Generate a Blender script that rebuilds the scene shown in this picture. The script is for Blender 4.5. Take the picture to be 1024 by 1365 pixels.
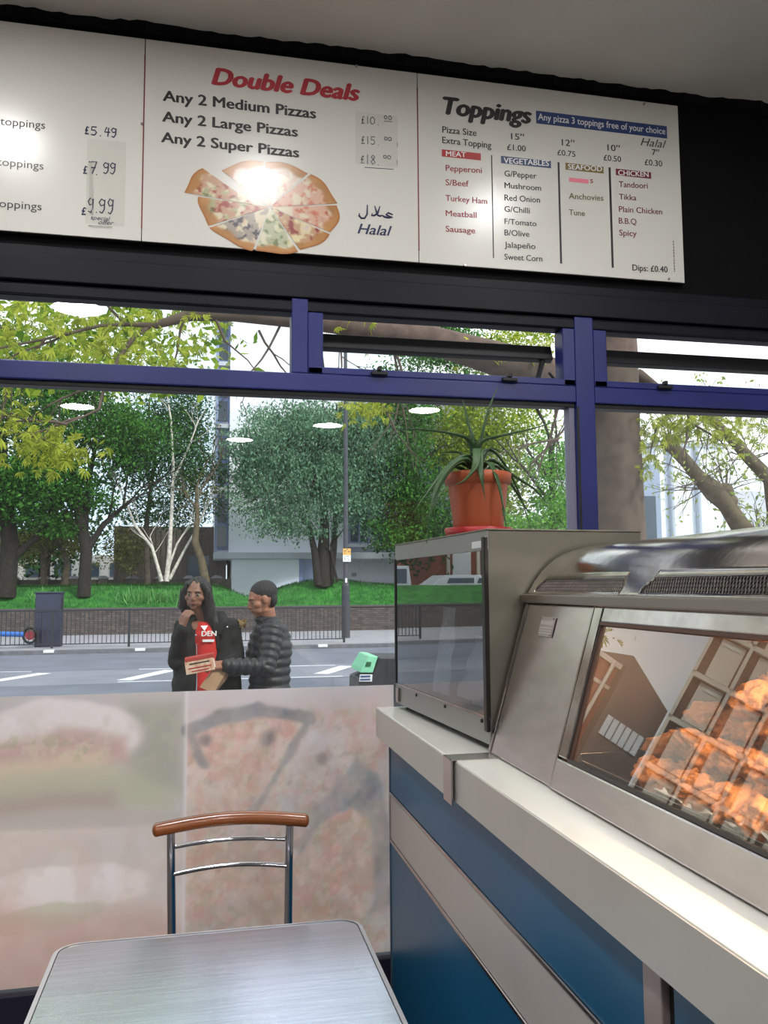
import bpy, bmesh, math, random
import numpy as np
from mathutils import Vector, Matrix, noise as mn

PI = math.pi
for o in list(bpy.data.objects):
    bpy.data.objects.remove(o)
SC = bpy.context.scene
COL = SC.collection

# ------------------------------------------------------------------ camera
EYE = 1.57                                    # camera height above the shop floor
def cam_axes(y, p, r):
    cy, sy, cp, sp, cr, sr = math.cos(y), math.sin(y), math.cos(p), math.sin(p), math.cos(r), math.sin(r)
    fwd = Vector((sy*cp, cy*cp, sp)); r0 = Vector((cy, -sy, 0)); u0 = r0.cross(fwd)
    return cr*r0+sr*u0, -sr*r0+cr*u0, fwd
rt_, up_, fw_ = cam_axes(.210633, .0897496, -.0064178)
cam = bpy.data.cameras.new('camera'); cam_o = bpy.data.objects.new('camera', cam); COL.objects.link(cam_o)
cam_o.matrix_world = Matrix(((rt_.x, up_.x, -fw_.x, 0), (rt_.y, up_.y, -fw_.y, 0), (rt_.z, up_.z, -fw_.z, EYE), (0, 0, 0, 1)))
cam.sensor_fit = 'VERTICAL'; cam.sensor_height = 36; cam.lens = 36*1113.3/1365
cam.clip_start = .02; cam.clip_end = 500
SC.camera = cam_o

# ------------------------------------------------------------------ world, sun, exposure
W = bpy.data.worlds.new('overcast_sky'); SC.world = W; W.use_nodes = True
nt = W.node_tree; nt.nodes.clear()
wo = nt.nodes.new('ShaderNodeOutputWorld'); bg = nt.nodes.new('ShaderNodeBackground'); bg.inputs['Strength'].default_value = 1.3
tc = nt.nodes.new('ShaderNodeTexCoord'); nz = nt.nodes.new('ShaderNodeTexNoise'); nz.inputs['Scale'].default_value = 2.2; nz.inputs['Detail'].default_value = 5
rp = nt.nodes.new('ShaderNodeValToRGB'); rp.color_ramp.elements[0].position = .38; rp.color_ramp.elements[0].color = (.62, .76, .95, 1)
rp.color_ramp.elements[1].position = .56; rp.color_ramp.elements[1].color = (.95, .97, 1, 1)
nt.links.new(tc.outputs['Generated'], nz.inputs['Vector']); nt.links.new(nz.outputs['Fac'], rp.inputs['Fac'])
nt.links.new(rp.outputs['Color'], bg.inputs['Color']); nt.links.new(bg.outputs['Background'], wo.inputs['Surface'])
sl = bpy.data.lights.new('hazy_sun', 'SUN'); sl.energy = 2.2; sl.angle = math.radians(9); sl.color = (1, .95, .86)
so = bpy.data.objects.new('hazy_sun', sl); COL.objects.link(so); so.rotation_euler = (math.radians(48), 0, math.radians(38))
VS = SC.view_settings
VS.view_transform = 'Standard'; VS.look = 'None'; VS.gamma = 1; VS.use_curve_mapping = False; VS.exposure = 0.5
LAMP = 85.0                                   # radiance of the round ceiling lamps

# ------------------------------------------------------------------ materials
def lin(c):
    return tuple((v/255/12.92 if v/255 <= .04045 else ((v/255+.055)/1.055)**2.4) for v in c)
MATS = {}
def mat(name, rgb, rough=.6, metal=0., var=.0, scale=8., bump=0., spec=.5, coat=0., rgb2=None, trans=0., stretch=None, emit=None, es=0.):
    if name in MATS: return MATS[name]
    m = bpy.data.materials.new(name); m.use_nodes = True; t = m.node_tree; b = t.nodes['Principled BSDF']
    c = lin(rgb)
    b.inputs['Base Color'].default_value = (*c, 1); b.inputs['Roughness'].default_value = rough; b.inputs['Metallic'].default_value = metal
    b.inputs['Specular IOR Level'].default_value = spec; b.inputs['Coat Weight'].default_value = coat
    if emit: b.inputs['Emission Color'].default_value = (*emit, 1); b.inputs['Emission Strength'].default_value = es
    if var or bump or rgb2:
        tcn = t.nodes.new('ShaderNodeTexCoord'); mp = t.nodes.new('ShaderNodeMapping'); n = t.nodes.new('ShaderNodeTexNoise')
        n.inputs['Scale'].default_value = scale; n.inputs['Detail'].default_value = 6
        if stretch: mp.inputs['Scale'].default_value = stretch
        t.links.new(tcn.outputs['Object'], mp.inputs['Vector']); t.links.new(mp.outputs['Vector'], n.inputs['Vector'])
        r = t.nodes.new('ShaderNodeValToRGB'); r.color_ramp.elements[0].position = .36; r.color_ramp.elements[1].position = .64
        c2 = lin(rgb2) if rgb2 else tuple(v*(1+var) for v in c); c1 = c if rgb2 else tuple(v*(1-var) for v in c)
        r.color_ramp.elements[0].color = (*c1, 1); r.color_ramp.elements[1].color = (*[min(v, 1) for v in c2], 1)
        t.links.new(n.outputs['Fac'], r.inputs['Fac']); t.links.new(r.outputs['Color'], b.inputs['Base Color'])
        if bump:
            bp = t.nodes.new('ShaderNodeBump'); bp.inputs['Strength'].default_value = bump; bp.inputs['Distance'].default_value = .01
            t.links.new(n.outputs['Fac'], bp.inputs['Height']); t.links.new(bp.outputs['Normal'], b.inputs['Normal'])
    MATS[name] = m
    return m
def leaf_mat(name, a, b_, trans=.35):
    m = bpy.data.materials.new(name); m.use_nodes = True; t = m.node_tree; t.nodes.clear()
    g = t.nodes.new('ShaderNodeNewGeometry'); r = t.nodes.new('ShaderNodeValToRGB')
    r.color_ramp.elements[0].color = (*lin(a), 1); r.color_ramp.elements[1].color = (*lin(b_), 1)
    d = t.nodes.new('ShaderNodeBsdfDiffuse'); tr = t.nodes.new('ShaderNodeBsdfTranslucent'); mx = t.nodes.new('ShaderNodeMixShader'); mx.inputs[0].default_value = trans
    o = t.nodes.new('ShaderNodeOutputMaterial')
    t.links.new(g.outputs['Random Per Island'], r.inputs['Fac'])
    t.links.new(r.outputs['Color'], d.inputs['Color']); t.links.new(r.outputs['Color'], tr.inputs['Color'])
    t.links.new(d.outputs[0], mx.inputs[1]); t.links.new(tr.outputs[0], mx.inputs[2]); t.links.new(mx.outputs[0], o.inputs['Surface'])
    MATS[name] = m
    return m
def glass_mat(name, refl=1.7, tint=(.93, .97, .95), dirt=.008, dirtc=(.8, .85, .82), rough=0.):
    m = bpy.data.materials.new(name); m.use_nodes = True; t = m.node_tree; t.nodes.clear()
    f = t.nodes.new('ShaderNodeFresnel'); f.inputs['IOR'].default_value = 1.5
    mu = t.nodes.new('ShaderNodeMath'); mu.operation = 'MULTIPLY'; mu.inputs[1].default_value = refl; mu.use_clamp = True
    tr = t.nodes.new('ShaderNodeBsdfTransparent'); tr.inputs[0].default_value = (*tint, 1)
    gl = t.nodes.new('ShaderNodeBsdfGlossy'); gl.inputs['Roughness'].default_value = rough; gl.inputs['Color'].default_value = (1, 1, 1, 1)
    df = t.nodes.new('ShaderNodeBsdfDiffuse'); df.inputs[0].default_value = (*dirtc, 1)
    a = t.nodes.new('ShaderNodeMixShader'); b = t.nodes.new('ShaderNodeMixShader'); b.inputs[0].default_value = dirt
    o = t.nodes.new('ShaderNodeOutputMaterial')
    # a pane is a thin solid: all of its mirror image is counted once, where the ray meets the outer face
    ge = t.nodes.new('ShaderNodeNewGeometry'); inv = t.nodes.new('ShaderNodeMath'); inv.operation = 'SUBTRACT'; inv.inputs[0].default_value = 1; inv.use_clamp = True
    m2 = t.nodes.new('ShaderNodeMath'); m2.operation = 'MULTIPLY'
    t.links.new(ge.outputs['Backfacing'], inv.inputs[1]); t.links.new(f.outputs[0], mu.inputs[0]); t.links.new(mu.outputs[0], m2.inputs[0]); t.links.new(inv.outputs[0], m2.inputs[1]); t.links.new(m2.outputs[0], a.inputs[0])
    t.links.new(tr.outputs[0], a.inputs[1]); t.links.new(gl.outputs[0], a.inputs[2])
    t.links.new(a.outputs[0], b.inputs[1]); t.links.new(df.outputs[0], b.inputs[2]); t.links.new(b.outputs[0], o.inputs['Surface'])
    MATS[name] = m
    return m
def vcol_mat(name, rough=.5, translucent=0., bump=0., spec=.4):
    m = bpy.data.materials.new(name); m.use_nodes = True; t = m.node_tree; b = t.nodes['Principled BSDF']
    a = t.nodes.new('ShaderNodeAttribute'); a.attribute_name = 'ink'
    t.links.new(a.outputs['Color'], b.inputs['Base Color']); b.inputs['Roughness'].default_value = rough; b.inputs['Specular IOR Level'].default_value = spec
    if translucent:
        tr = t.nodes.new('ShaderNodeBsdfTranslucent'); mx = t.nodes.new('ShaderNodeMixShader'); mx.inputs[0].default_value = translucent
        t.links.new(a.outputs['Color'], tr.inputs['Color']); t.links.new(b.outputs[0], mx.inputs[1]); t.links.new(tr.outputs[0], mx.inputs[2])
        t.links.new(mx.outputs[0], t.nodes['Material Output'].inputs['Surface'])
    MATS[name] = m
    return m

blue = mat('blue_frame_paint', (28, 38, 108), .38, var=.12, scale=5)
darkblue = mat('shadowed_fascia_paint', (14, 14, 26), .5, var=.15, scale=4, spec=.25)
black = mat('black_wall_paint', (15, 14, 16), .85, var=.12, scale=6, spec=.15)
blackm = mat('black_rubber', (18, 18, 20), .5)
ceilm = mat('ceiling_paint', (206, 202, 194), .85, var=.03, scale=3)
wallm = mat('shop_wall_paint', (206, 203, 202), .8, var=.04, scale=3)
wallm2 = mat('darkened_shop_wall_paint', (126, 122, 122), .8, var=.04, scale=3)  # wall colour darkened so the windows mirror a dimmer room
floorm = mat('grey_floor_tile', (92, 88, 86), .45, var=.12, scale=6)
board_m = mat('glossy_menu_plastic', (216, 215, 208), .24, var=.01, scale=2, spec=.45)
steel = mat('brushed_steel', (206, 198, 198), .24, 1., var=.05, scale=30, stretch=(1, .3, 1), bump=.012)
steel_bright = mat('polished_steel', (178, 172, 168), .15, 1., var=.12, scale=14, bump=.06)
steel_dull = mat('dull_grey_steel', (130, 127, 114), .42, .75, var=.07, scale=5)
steel_pink = mat('warm_steel_strip', (176, 160, 156), .35, .35, var=.05)
chrome = mat('chrome', (205, 205, 210), .07, 1.)
alu = mat('brushed_aluminium', (204, 208, 220), .2, 1., var=.07, scale=22, stretch=(.25, 9, 1), bump=.02)
alu_rim = mat('ribbed_aluminium_rim', (214, 214, 218), .35, .35)
wood_m = mat('varnished_red_wood', (120, 66, 32), .25, 0, scale=9, stretch=(.3, 3, 3), rgb2=(142, 82, 42), coat=.6)
lam_white = mat('cream_laminate', (230, 229, 222), .14, var=.02, scale=2, spec=.5)
lam_edge = mat('grey_laminate_edge', (196, 193, 186), .3, var=.02)
blue_pan = mat('blue_laminate', (22, 100, 142), .32, var=.08, scale=2)
cream_pan = mat('pale_laminate', (205, 200, 196), .35, var=.02)
dark_strip = mat('dark_metal_trim', (96, 88, 84), .35, .8)
pot_m = mat('terracotta_plastic', (176, 88, 54), .45, var=.05, scale=5)
saucer_m = mat('red_plastic_saucer', (180, 50, 56), .4)
soil_m = mat('potting_soil', (50, 36, 28), .95, var=.4, scale=40, bump=.6)
pane_m = glass_mat('window_glass', 1.7, (.95, .98, .96), .008)
oven_glass = glass_mat('dark_cabinet_glass', 1.9, (.62, .64, .66), .02)
case_glass = glass_mat('warming_case_glass', 2.3, (.97, .96, .95), .012, (1, .9, .8))
asphalt = mat('grey_asphalt', (106, 108, 122), .9, var=.10, scale=1.2, bump=.15)
asphalt2 = mat('pale_asphalt_patch', (126, 126, 138), .9, var=.08, scale=1.5)
paving = mat('pale_paving', (150, 148, 156), .9, var=.08, scale=2)
kerb_m = mat('granite_kerb', (104, 104, 110), .8, var=.15, scale=6)
line_m = mat('white_road_paint', (222, 222, 226), .8, var=.05, scale=12)
grass_m = mat('green_grass', (32, 92, 36), .95, scale=3.5, rgb2=(60, 130, 50), bump=.5)
rail_m = mat('black_railing_paint', (44, 44, 50), .5)
post_m = mat('dark_grey_post_paint', (58, 60, 68), .5, var=.08)
bark_dark = mat('dark_bark', (44, 38, 34), .95, var=.35, scale=9, bump=.6)
bark_grey = mat('grey_brown_bark', (96, 84, 76), .95, var=.3, scale=7, bump=.5)
bark_plane = mat('brown_trunk_bark', (84, 70, 62), .95, var=.22, scale=6, bump=.4)
bark_white = mat('white_birch_bark', (196, 188, 180), .8, var=.25, scale=9)
bark_olive = mat('olive_bark', (92, 80, 62), .9, var=.3, scale=7, bump=.4)
render_white = mat('pale_rendered_wall', (236, 237, 248), .85, var=.05, scale=.6)
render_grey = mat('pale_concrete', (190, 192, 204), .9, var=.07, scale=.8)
fence_brown = mat('brown_ribbed_panel', (108, 96, 92), .9, var=.12, scale=2)
win_dark = mat('dark_window_pane', (60, 74, 90), .12, spec=.7)
frame_blue = mat('pale_blue_window_frame', (138, 150, 190), .5)
dark_cloth = mat('black_parka_cloth', (12, 11, 13), .85, var=.2, scale=20, bump=.3)
puffer_m = mat('charcoal_puffer_cloth', (30, 30, 35), .5, var=.15, scale=18, bump=.2)
red_cloth = mat('red_jersey_cloth', (196, 40, 36), .8, var=.06, scale=12)
white_print = mat('white_print', (230, 230, 232), .7)
trouser = mat('dark_trouser_cloth', (30, 30, 36), .9)
skin_a = mat('brown_skin', (122, 82, 64), .5, var=.06, scale=14)
skin_b = mat('warm_brown_skin', (148, 98, 76), .5, var=.06, scale=14)
hair_m = mat('black_hair', (16, 11, 11), .6, var=.35, scale=26, stretch=(6, 6, .7), bump=.4)
eye_white = mat('eye_white', (128, 118, 112), .6)
eye_dark = mat('dark_iris', (24, 16, 14), .2)
lip_m = mat('lip_tone', (120, 62, 58), .45)
kraft = mat('brown_kraft_paper', (176, 140, 110), .8, var=.08, scale=9, bump=.2)
red_card = mat('red_printed_card', (166, 56, 48), .6, var=.12, scale=30)
paper_w = mat('white_paper', (222, 224, 226), .7, var=.04, scale=12, bump=.4)

# ------------------------------------------------------------------ mesh helpers
class MB:
    def __init__(s): s.v = []; s.f = []; s.mi = []; s.sm = []
    def add(s, vs, fs, mi=0, smooth=False):
        o = len(s.v); s.v += [tuple(p) for p in vs]; s.f += [tuple(i+o for i in f) for f in fs]
        s.mi += [mi]*len(fs); s.sm += [smooth]*len(fs); return s
    def box(s, x0, x1, y0, y1, z0, z1, mi=0):
        v = [(x, y, z) for z in (z0, z1) for y in (y0, y1) for x in (x0, x1)]
        return s.add(v, [(0, 2, 3, 1), (4, 5, 7, 6), (0, 1, 5, 4), (2, 6, 7, 3), (0, 4, 6, 2), (1, 3, 7, 5)], mi)
    def obox(s, c, ax, ay, az, mi=0):          # oriented box: centre and three half axes
        c, ax, ay, az = map(Vector, (c, ax, ay, az))
        v = [c+ax*i+ay*j+az*k for k in (-1, 1) for j in (-1, 1) for i in (-1, 1)]
        return s.add(v, [(0, 2, 3, 1), (4, 5, 7, 6), (0, 1, 5, 4), (2, 6, 7, 3), (0, 4, 6, 2), (1, 3, 7, 5)], mi)
    def tube(s, pts, rads, n=8, mi=0, caps=True, smooth=True, flat=None):
        pts = [Vector(p) for p in pts]
        if not hasattr(rads, '__len__'): rads = [rads]*len(pts)
        vs = []; ref = None
        for i, p in enumerate(pts):
            d = (pts[min(i+1, len(pts)-1)]-pts[max(i-1, 0)])
            if d.length < 1e-9: d = Vector((0, 0, 1))
            d.normalize()
            if ref is None:
                ref = Vector((0, 0, 1)) if abs(d.z) < .9 else Vector((1, 0, 0))
                ref = ref.cross(d).normalized()
            ref = (ref-d*ref.dot(d))
            ref = ref.normalized() if ref.length > 1e-6 else d.orthogonal().normalized()
            b = d.cross(ref)
            for k in range(n):
                a = 2*PI*k/n
                vs.append(p+(ref*math.cos(a)+b*math.sin(a)*(flat or 1))*rads[i])
        fs = [(i*n+k, i*n+(k+1) % n, (i+1)*n+(k+1) % n, (i+1)*n+k) for i in range(len(pts)-1) for k in range(n)]
        s.add(vs, fs, mi, smooth)
        if caps: s.add(vs[:n], [tuple(range(n))[::-1]], mi); s.add(vs[-n:], [tuple(range(n))], mi)
        return s
    def cyl(s, x, y, z0, z1, r0, r1=None, n=16, mi=0): return s.tube([(x, y, z0), (x, y, z1)], [r0, r1 if r1 is not None else r0], n, mi)
    def lathe(s, prof, c=(0, 0, 0), n=32, mi=0):
        vs = [(c[0]+r*math.cos(2*PI*k/n), c[1]+r*math.sin(2*PI*k/n), c[2]+z) for r, z in prof for k in range(n)]
        return s.add(vs, [(i*n+k, i*n+(k+1) % n, (i+1)*n+(k+1) % n, (i+1)*n+k) for i in range(len(prof)-1) for k in range(n)], mi, True)
    def ball(s, c, r, n=10, mi=0, mat3=None):
        r = r if hasattr(r, '__len__') else (r, r, r); vs = []; m = max(4, n//2+1)
        for i in range(m+1):
            t = PI*i/m
            for k in range(n):
                a = 2*PI*k/n; q = Vector((r[0]*math.sin(t)*math.cos(a), r[1]*math.sin(t)*math.sin(a), r[2]*math.cos(t)))
                if mat3 is not None: q = mat3 @ q
                vs.append((c[0]+q.x, c[1]+q.y, c[2]+q.z))
        return s.add(vs, [(i*n+k, (i+1)*n+k, (i+1)*n+(k+1) % n, i*n+(k+1) % n) for i in range(m) for k in range(n)], mi, True)
    def prism(s, poly, h, mi=0, f=lambda a, b, c: (a, b, c)):   # polygon (a,b) extruded c: 0..h
        n = len(poly); v = [f(a, b, 0) for a, b in poly]+[f(a, b, h) for a, b in poly]
        return s.add(v, [tuple(range(n))[::-1], tuple(range(n, 2*n))]+[(i, (i+1) % n, n+(i+1) % n, n+i) for i in range(n)], mi)
    def build(s, name, m, parent=None, kind=None, label=None, bevel=0., smooth=None, recalc=True):
        me = bpy.data.meshes.new(name); me.from_pydata(s.v, [], s.f)
        for x in (m if isinstance(m, (list, tuple)) else [m]): me.materials.append(x)
        me.polygons.foreach_set('material_index', s.mi)
        me.polygons.foreach_set('use_smooth', s.sm if smooth is None else [smooth]*len(s.f)); me.update()
        if recalc and len(s.f) < 20000:
            b = bmesh.new(); b.from_mesh(me); bmesh.ops.recalc_face_normals(b, faces=b.faces); b.to_mesh(me); b.free()
        o = bpy.data.objects.new(name, me); COL.objects.link(o)
        if bevel:
            md = o.modifiers.new('bevel', 'BEVEL'); md.width = bevel; md.segments = 2; md.limit_method = 'ANGLE'
        if parent: o.parent = parent; o.matrix_parent_inverse = Matrix.Translation(-parent.location) if not parent.parent else Matrix()
        if kind: o['kind'] = kind
        if label: o['label'] = label
        return o
def link_child(o, parent):
    o.parent = parent
    if not parent.parent: o.matrix_parent_inverse = Matrix.Translation(-parent.location)
def tag(o, label=None, cat=None, group=None, kind=None):
    if label: o['label'] = label
    if cat: o['category'] = cat
    if group: o['group'] = group
    if kind: o['kind'] = kind
    return o
def thing(name, loc, label, cat, group=None):
    o = bpy.data.objects.new(name, None); COL.objects.link(o); o.location = loc; o.empty_display_size = .05
    return tag(o, label, cat, group)
def struct(name, loc=(0, 0, 0)):
    o = bpy.data.objects.new(name, None); COL.objects.link(o); o.location = loc; o['kind'] = 'structure'
    return o
DG = bpy.context.evaluated_depsgraph_get
def remesh(mb, name, m, parent=None, voxel=.008, smooth=3, disp=None, label=None):
    me = bpy.data.meshes.new('t'); me.from_pydata(mb.v, [], mb.f); me.update()
    b = bmesh.new(); b.from_mesh(me); bmesh.ops.remove_doubles(b, verts=b.verts, dist=1e-6); bmesh.ops.recalc_face_normals(b, faces=b.faces); b.to_mesh(me); b.free()
    o = bpy.data.objects.new('t', me); COL.objects.link(o)
    r = o.modifiers.new('r', 'REMESH'); r.mode = 'VOXEL'; r.voxel_size = voxel; r.use_smooth_shade = True
    if smooth:
        q = o.modifiers.new('s', 'SMOOTH'); q.factor = .5; q.iterations = smooth
    dg = DG(); dg.update(); nm = bpy.data.meshes.new_from_object(o.evaluated_get(dg)); nm.name = name
    bpy.data.objects.remove(o); bpy.data.meshes.remove(me)
    nm.materials.clear(); nm.materials.append(m)
    if disp:
        n = len(nm.vertices); co = np.empty(n*3); nm.vertices.foreach_get('co', co); co = co.reshape(-1, 3)
        no = np.empty(n*3); nm.vertex_normals.foreach_get('vector', no); no = no.reshape(-1, 3)
        co = co+no*disp(co)[:, None]; nm.vertices.foreach_set('co', co.ravel()); nm.update()
    nm.polygons.foreach_set('use_smooth', [True]*len(nm.polygons))
    o = bpy.data.objects.new(name, nm); COL.objects.link(o)
    if parent: link_child(o, parent)
    if label: o['label'] = label
    return o
def vnoise(x, z, s=1., seed=0):               # smooth value noise on arrays
    x = np.asarray(x)*s+seed*17.3; z = np.asarray(z)*s+seed*5.1; xi = np.floor(x).astype(int); zi = np.floor(z).astype(int); fx = x-xi; fz = z-zi
    fx = fx*fx*(3-2*fx); fz = fz*fz*(3-2*fz)
    def h(a, b):
        q = np.sin(a*127.1+b*311.7+seed*74.7)*43758.5453; return q-np.floor(q)
    return (h(xi, zi)*(1-fx)+h(xi+1, zi)*fx)*(1-fz)+(h(xi, zi+1)*(1-fx)+h(xi+1, zi+1)*fx)*fz
def fbm(x, z, s=1., seed=0, o=4): return sum(vnoise(x, z, s*2**i, seed+i)/2**(i+1) for i in range(o))/(1-.5**o)

# ------------------------------------------------------------------ the room
WY = 2.95                                     # plane of the shop window
MB().box(-3, 3.6, -7, 3.06, -.1, 0).build('floor', floorm, kind='structure')
MB().box(-3, 3.6, -7, 3.06, 3.585, 3.7).build('ceiling', ceilm, kind='structure')
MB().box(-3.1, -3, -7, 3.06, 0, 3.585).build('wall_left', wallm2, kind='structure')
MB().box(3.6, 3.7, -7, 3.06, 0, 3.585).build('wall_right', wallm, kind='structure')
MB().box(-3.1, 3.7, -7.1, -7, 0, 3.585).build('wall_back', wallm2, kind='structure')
wf = MB().box(-3, 3.6, 2.955, 3.06, 2.60, 3.585).build('wall_front', black, kind='structure')
# stepped head of the shopfront above the windows
b = MB(); b.box(-3, 3.6, 2.925, 2.955, 2.612, 2.70); b.box(-3, 3.6, 2.94, 2.955, 2.70, 2.74); b.box(-3, 3.6, 2.935, 3.0, 2.565, 2.600)
b.build('trim_1', darkblue, kind='structure', bevel=.004)
# ragged dark joint between wall and ceiling
b = MB(); r0 = random.Random(3); xs = np.linspace(-3, 3.6, 230); top = []
pts = [(x, 2.955-.012-.014*r0.random()-.02*vnoise(np.array([x]), np.array([0.]), 5)[0]) for x in xs]
b.prism([(-3, 2.956)]+pts+[(3.6, 2.956)], .05, f=lambda a, c, h: (a, c, 3.545+h)); b.build('trim_2', black, kind='structure')
b = MB(); b.box(-3, .63, 2.90, 3.03, 0, .16).build('trim_3', mat('dark_navy_base', (24, 24, 48), .5), kind='structure')

# windows: fixed lights, transom and tilted vents in blue frames
w1 = struct('window_1', (0, WY, 0)); w2 = struct('window_2', (0, WY, 0)); w3 = struct('window_3', (0, WY, 0))
def fr(name, w, x0, x1, z0, z1, m=blue, y0=2.93, y1=3.01, bev=.004): return MB().box(x0, x1, y0, y1, z0, z1).build(name, m, w, bevel=bev)
fr('mullion', w1, -1.62, -1.545, .0, 2.60)
for w, x0, x1 in ((w1, -3, -1.62), (w2, -1.545, 1.385), (w3, 1.463, 3.6)):
    fr('transom', w, x0, x1, 2.272, 2.336 if w is not w3 else 2.336)
    fr('transom_gasket', w, x0, x1, 2.255, 2.272, blackm, 2.945, 3.0, .002)
    fr('head_rail', w, x0, x1, 2.562, 2.61, darkblue, 2.945, 3.01)
    fr('sill_rail', w, x0, x1, .16, .30, mat('dark_navy_base', (24, 24, 48), .5))
    MB().box(x0, x1, 2.972, 2.978, .30, 2.256).build('glass_pane', pane_m, w)
fr('mullion', w2, .292, .351, 2.336, 2.61)
fr('mullion', w2, 1.385, 1.463, .30, 2.61)
fr('mullion_edge', w2, 1.362, 1.385, .30, 2.256, mat('grey_lilac_edge', (118, 116, 140), .5), 2.95, 3.0, .002)
fr('mullion_gasket', w2, 1.3855, 1.395, .30, 2.256, blackm, 2.9285, 2.932, .0005)
MB().box(-1.545, .292, 2.972, 2.978, 2.336, 2.562).build('glass_pane', pane_m, w2)
MB().box(-3, -1.62, 2.972, 2.978, 2.336, 2.562).build('glass_pane', pane_m, w1)
def vent(w, x0, x1):
    fr('vent_frame', w, x0, x0+.055, 2.336, 2.562); fr('vent_frame', w, x1-.05, x1, 2.336, 2.562); fr('vent_frame', w, x0, x1, 2.336, 2.362)
    a, c = x0+.055, x1-.05
    s = MB().obox(((a+c)/2, 3.045, 2.486), ((c-a)/2, 0, 0), (0, .014, -.006), (0, .010, .029)).build('sash_rail', blackm, w, bevel=.004)
    g = MB().obox(((a+c)/2, 3.02, 2.415), ((c-a)/2-.01, 0, 0), (0, .002, 0), (0, .018, .055)).build('glass_pane', pane_m, w)
    MB().tube([(c-.085, 2.99, 2.362), (c-.03, 3.05, 2.475)], .012, 6).build('stay_arm', blackm, w)
    MB().tube([(c-.035, 2.99, 2.40), (c-.005, 2.99, 2.365)], .005, 6).build('stay_arm', blackm, w)
    MB().tube([(a+.008, 2.99, 2.365), (a+.004, 3.05, 2.48)], .007, 6).build('stay_arm', blackm, w)
    for x in (a+.22*(c-a), a+.76*(c-a)):
        MB().box(x-.03, x+.03, 2.91, 2.93, 2.338, 2.352).box(x-.008, x+.006, 2.905, 2.93, 2.352, 2.368).build('window_latch', blackm, w, bevel=.003)
vent(w2, .351, 1.385); vent(w3, 1.463, 2.65); vent(w3, 2.65, 3.6)

# ceiling lamps (round recessed panels)
em = bpy.data.materials.new('lamp_diffuser'); em.use_nodes = True; em.node_tree.nodes.clear()
e = em.node_tree.nodes.new('ShaderNodeEmission'); e.inputs[0].default_value = (1, .985, .97, 1); e.inputs[1].default_value = LAMP
eo = em.node_tree.nodes.new('ShaderNodeOutputMaterial'); em.node_tree.links.new(e.outputs[0], eo.inputs[0])
rim_m = mat('white_lamp_rim', (225, 222, 215), .5)
lamps = [(-.91, -.2, 'front left'), (2.12, .17, 'front right'), (.435, -5.38, 'rear left'), (1.46, -4.18, 'rear middle'), (2.41, -3.1, 'rear right'), (-1.4, -3.6, 'far left'), (.55, -1.9, 'centre'),
         (-.87, 2.04, 'by the menu board, left'), (.24, 1.86, 'by the menu board, middle'), (1.45, 1.79, 'by the menu board, right')]
for i, (x, y, wh) in enumerate(lamps):
    r = .18 if i < 7 else .105
    t = thing('ceiling_lamp', (x, y, 3.585), 'round white recessed ceiling lamp, '+wh, 'lamp', 'round ceiling lamps')
    MB().lathe([(r+.02, 0), (r+.02, -.016), (r, -.022), (r, -.008)], (x, y, 3.585), 32).build('trim_ring', rim_m, t)
    b = MB(); n = 32; b.add([(x+r*math.cos(2*PI*k/n), y+r*math.sin(2*PI*k/n), 3.571) for k in range(n)], [tuple(range(n))[::-1]]); b.build('diffuser', em, t, recalc=False)

# ------------------------------------------------------------------ frosted picture film on the glass
ink_film = vcol_mat('printed_frosted_film', .28, .45, spec=.4)
FX0, FX1, FZ0, FZ1 = -1.54, .665, .306, 1.221
NX, NZ = 362, 154
gx, gz = np.meshgrid(np.linspace(FX0, FX1, NX), np.linspace(FZ0, FZ1, NZ))
img = np.zeros((NZ, NX, 3)); img[:] = (204, 197, 188)
wx = gx+.03*(fbm(gx, gz, 9, 1)-.5); wz = gz+.03*(fbm(gx, gz, 9, 2)-.5)
def soft(d, w=.012): return 1/(1+np.exp(np.clip(d/w, -30, 30)))
def paint(mask, c, a=1.): 
    global img
    k = (mask*a)[..., None]; img = img*(1-k)+np.array(c)*k
def ell(cx, cz, rx, rz, rot=0, w=.03, warp=True):
    X, Z = (wx, wz) if warp else (gx, gz); c, s = math.cos(rot), math.sin(rot); dx, dz = X-cx, Z-cz
    return soft(np.sqrt(((dx*c+dz*s)/rx)**2+((-dx*s+dz*c)/rz)**2)-1, w)
def poly(pts, w=.006, warp=True):
    X, Z = (wx, wz) if warp else (gx, gz); d = np.full(X.shape, 1e9); ins = np.zeros(X.shape, bool); n = len(pts)
    for i in range(n):
        (ax, az), (bx, bz) = pts[i], pts[(i+1) % n]; vx, vz = bx-ax, bz-az
        t = np.clip(((X-ax)*vx+(Z-az)*vz)/(vx*vx+vz*vz+1e-12), 0, 1); d = np.minimum(d, np.hypot(X-ax-t*vx, Z-az-t*vz))
        c = ((az > Z) != (bz > Z)) & (X < (bx-ax)*(Z-az)/((bz-az) if bz != az else 1e-9)+ax); ins ^= c
    return soft(np.where(ins, -d, d), w)
def splat(region, cols, s, thr, a, seed):
    for i, c in enumerate(cols): paint(region*soft(thr-fbm(gx, gz, s, seed+i*3), .03), c, a)
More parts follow.
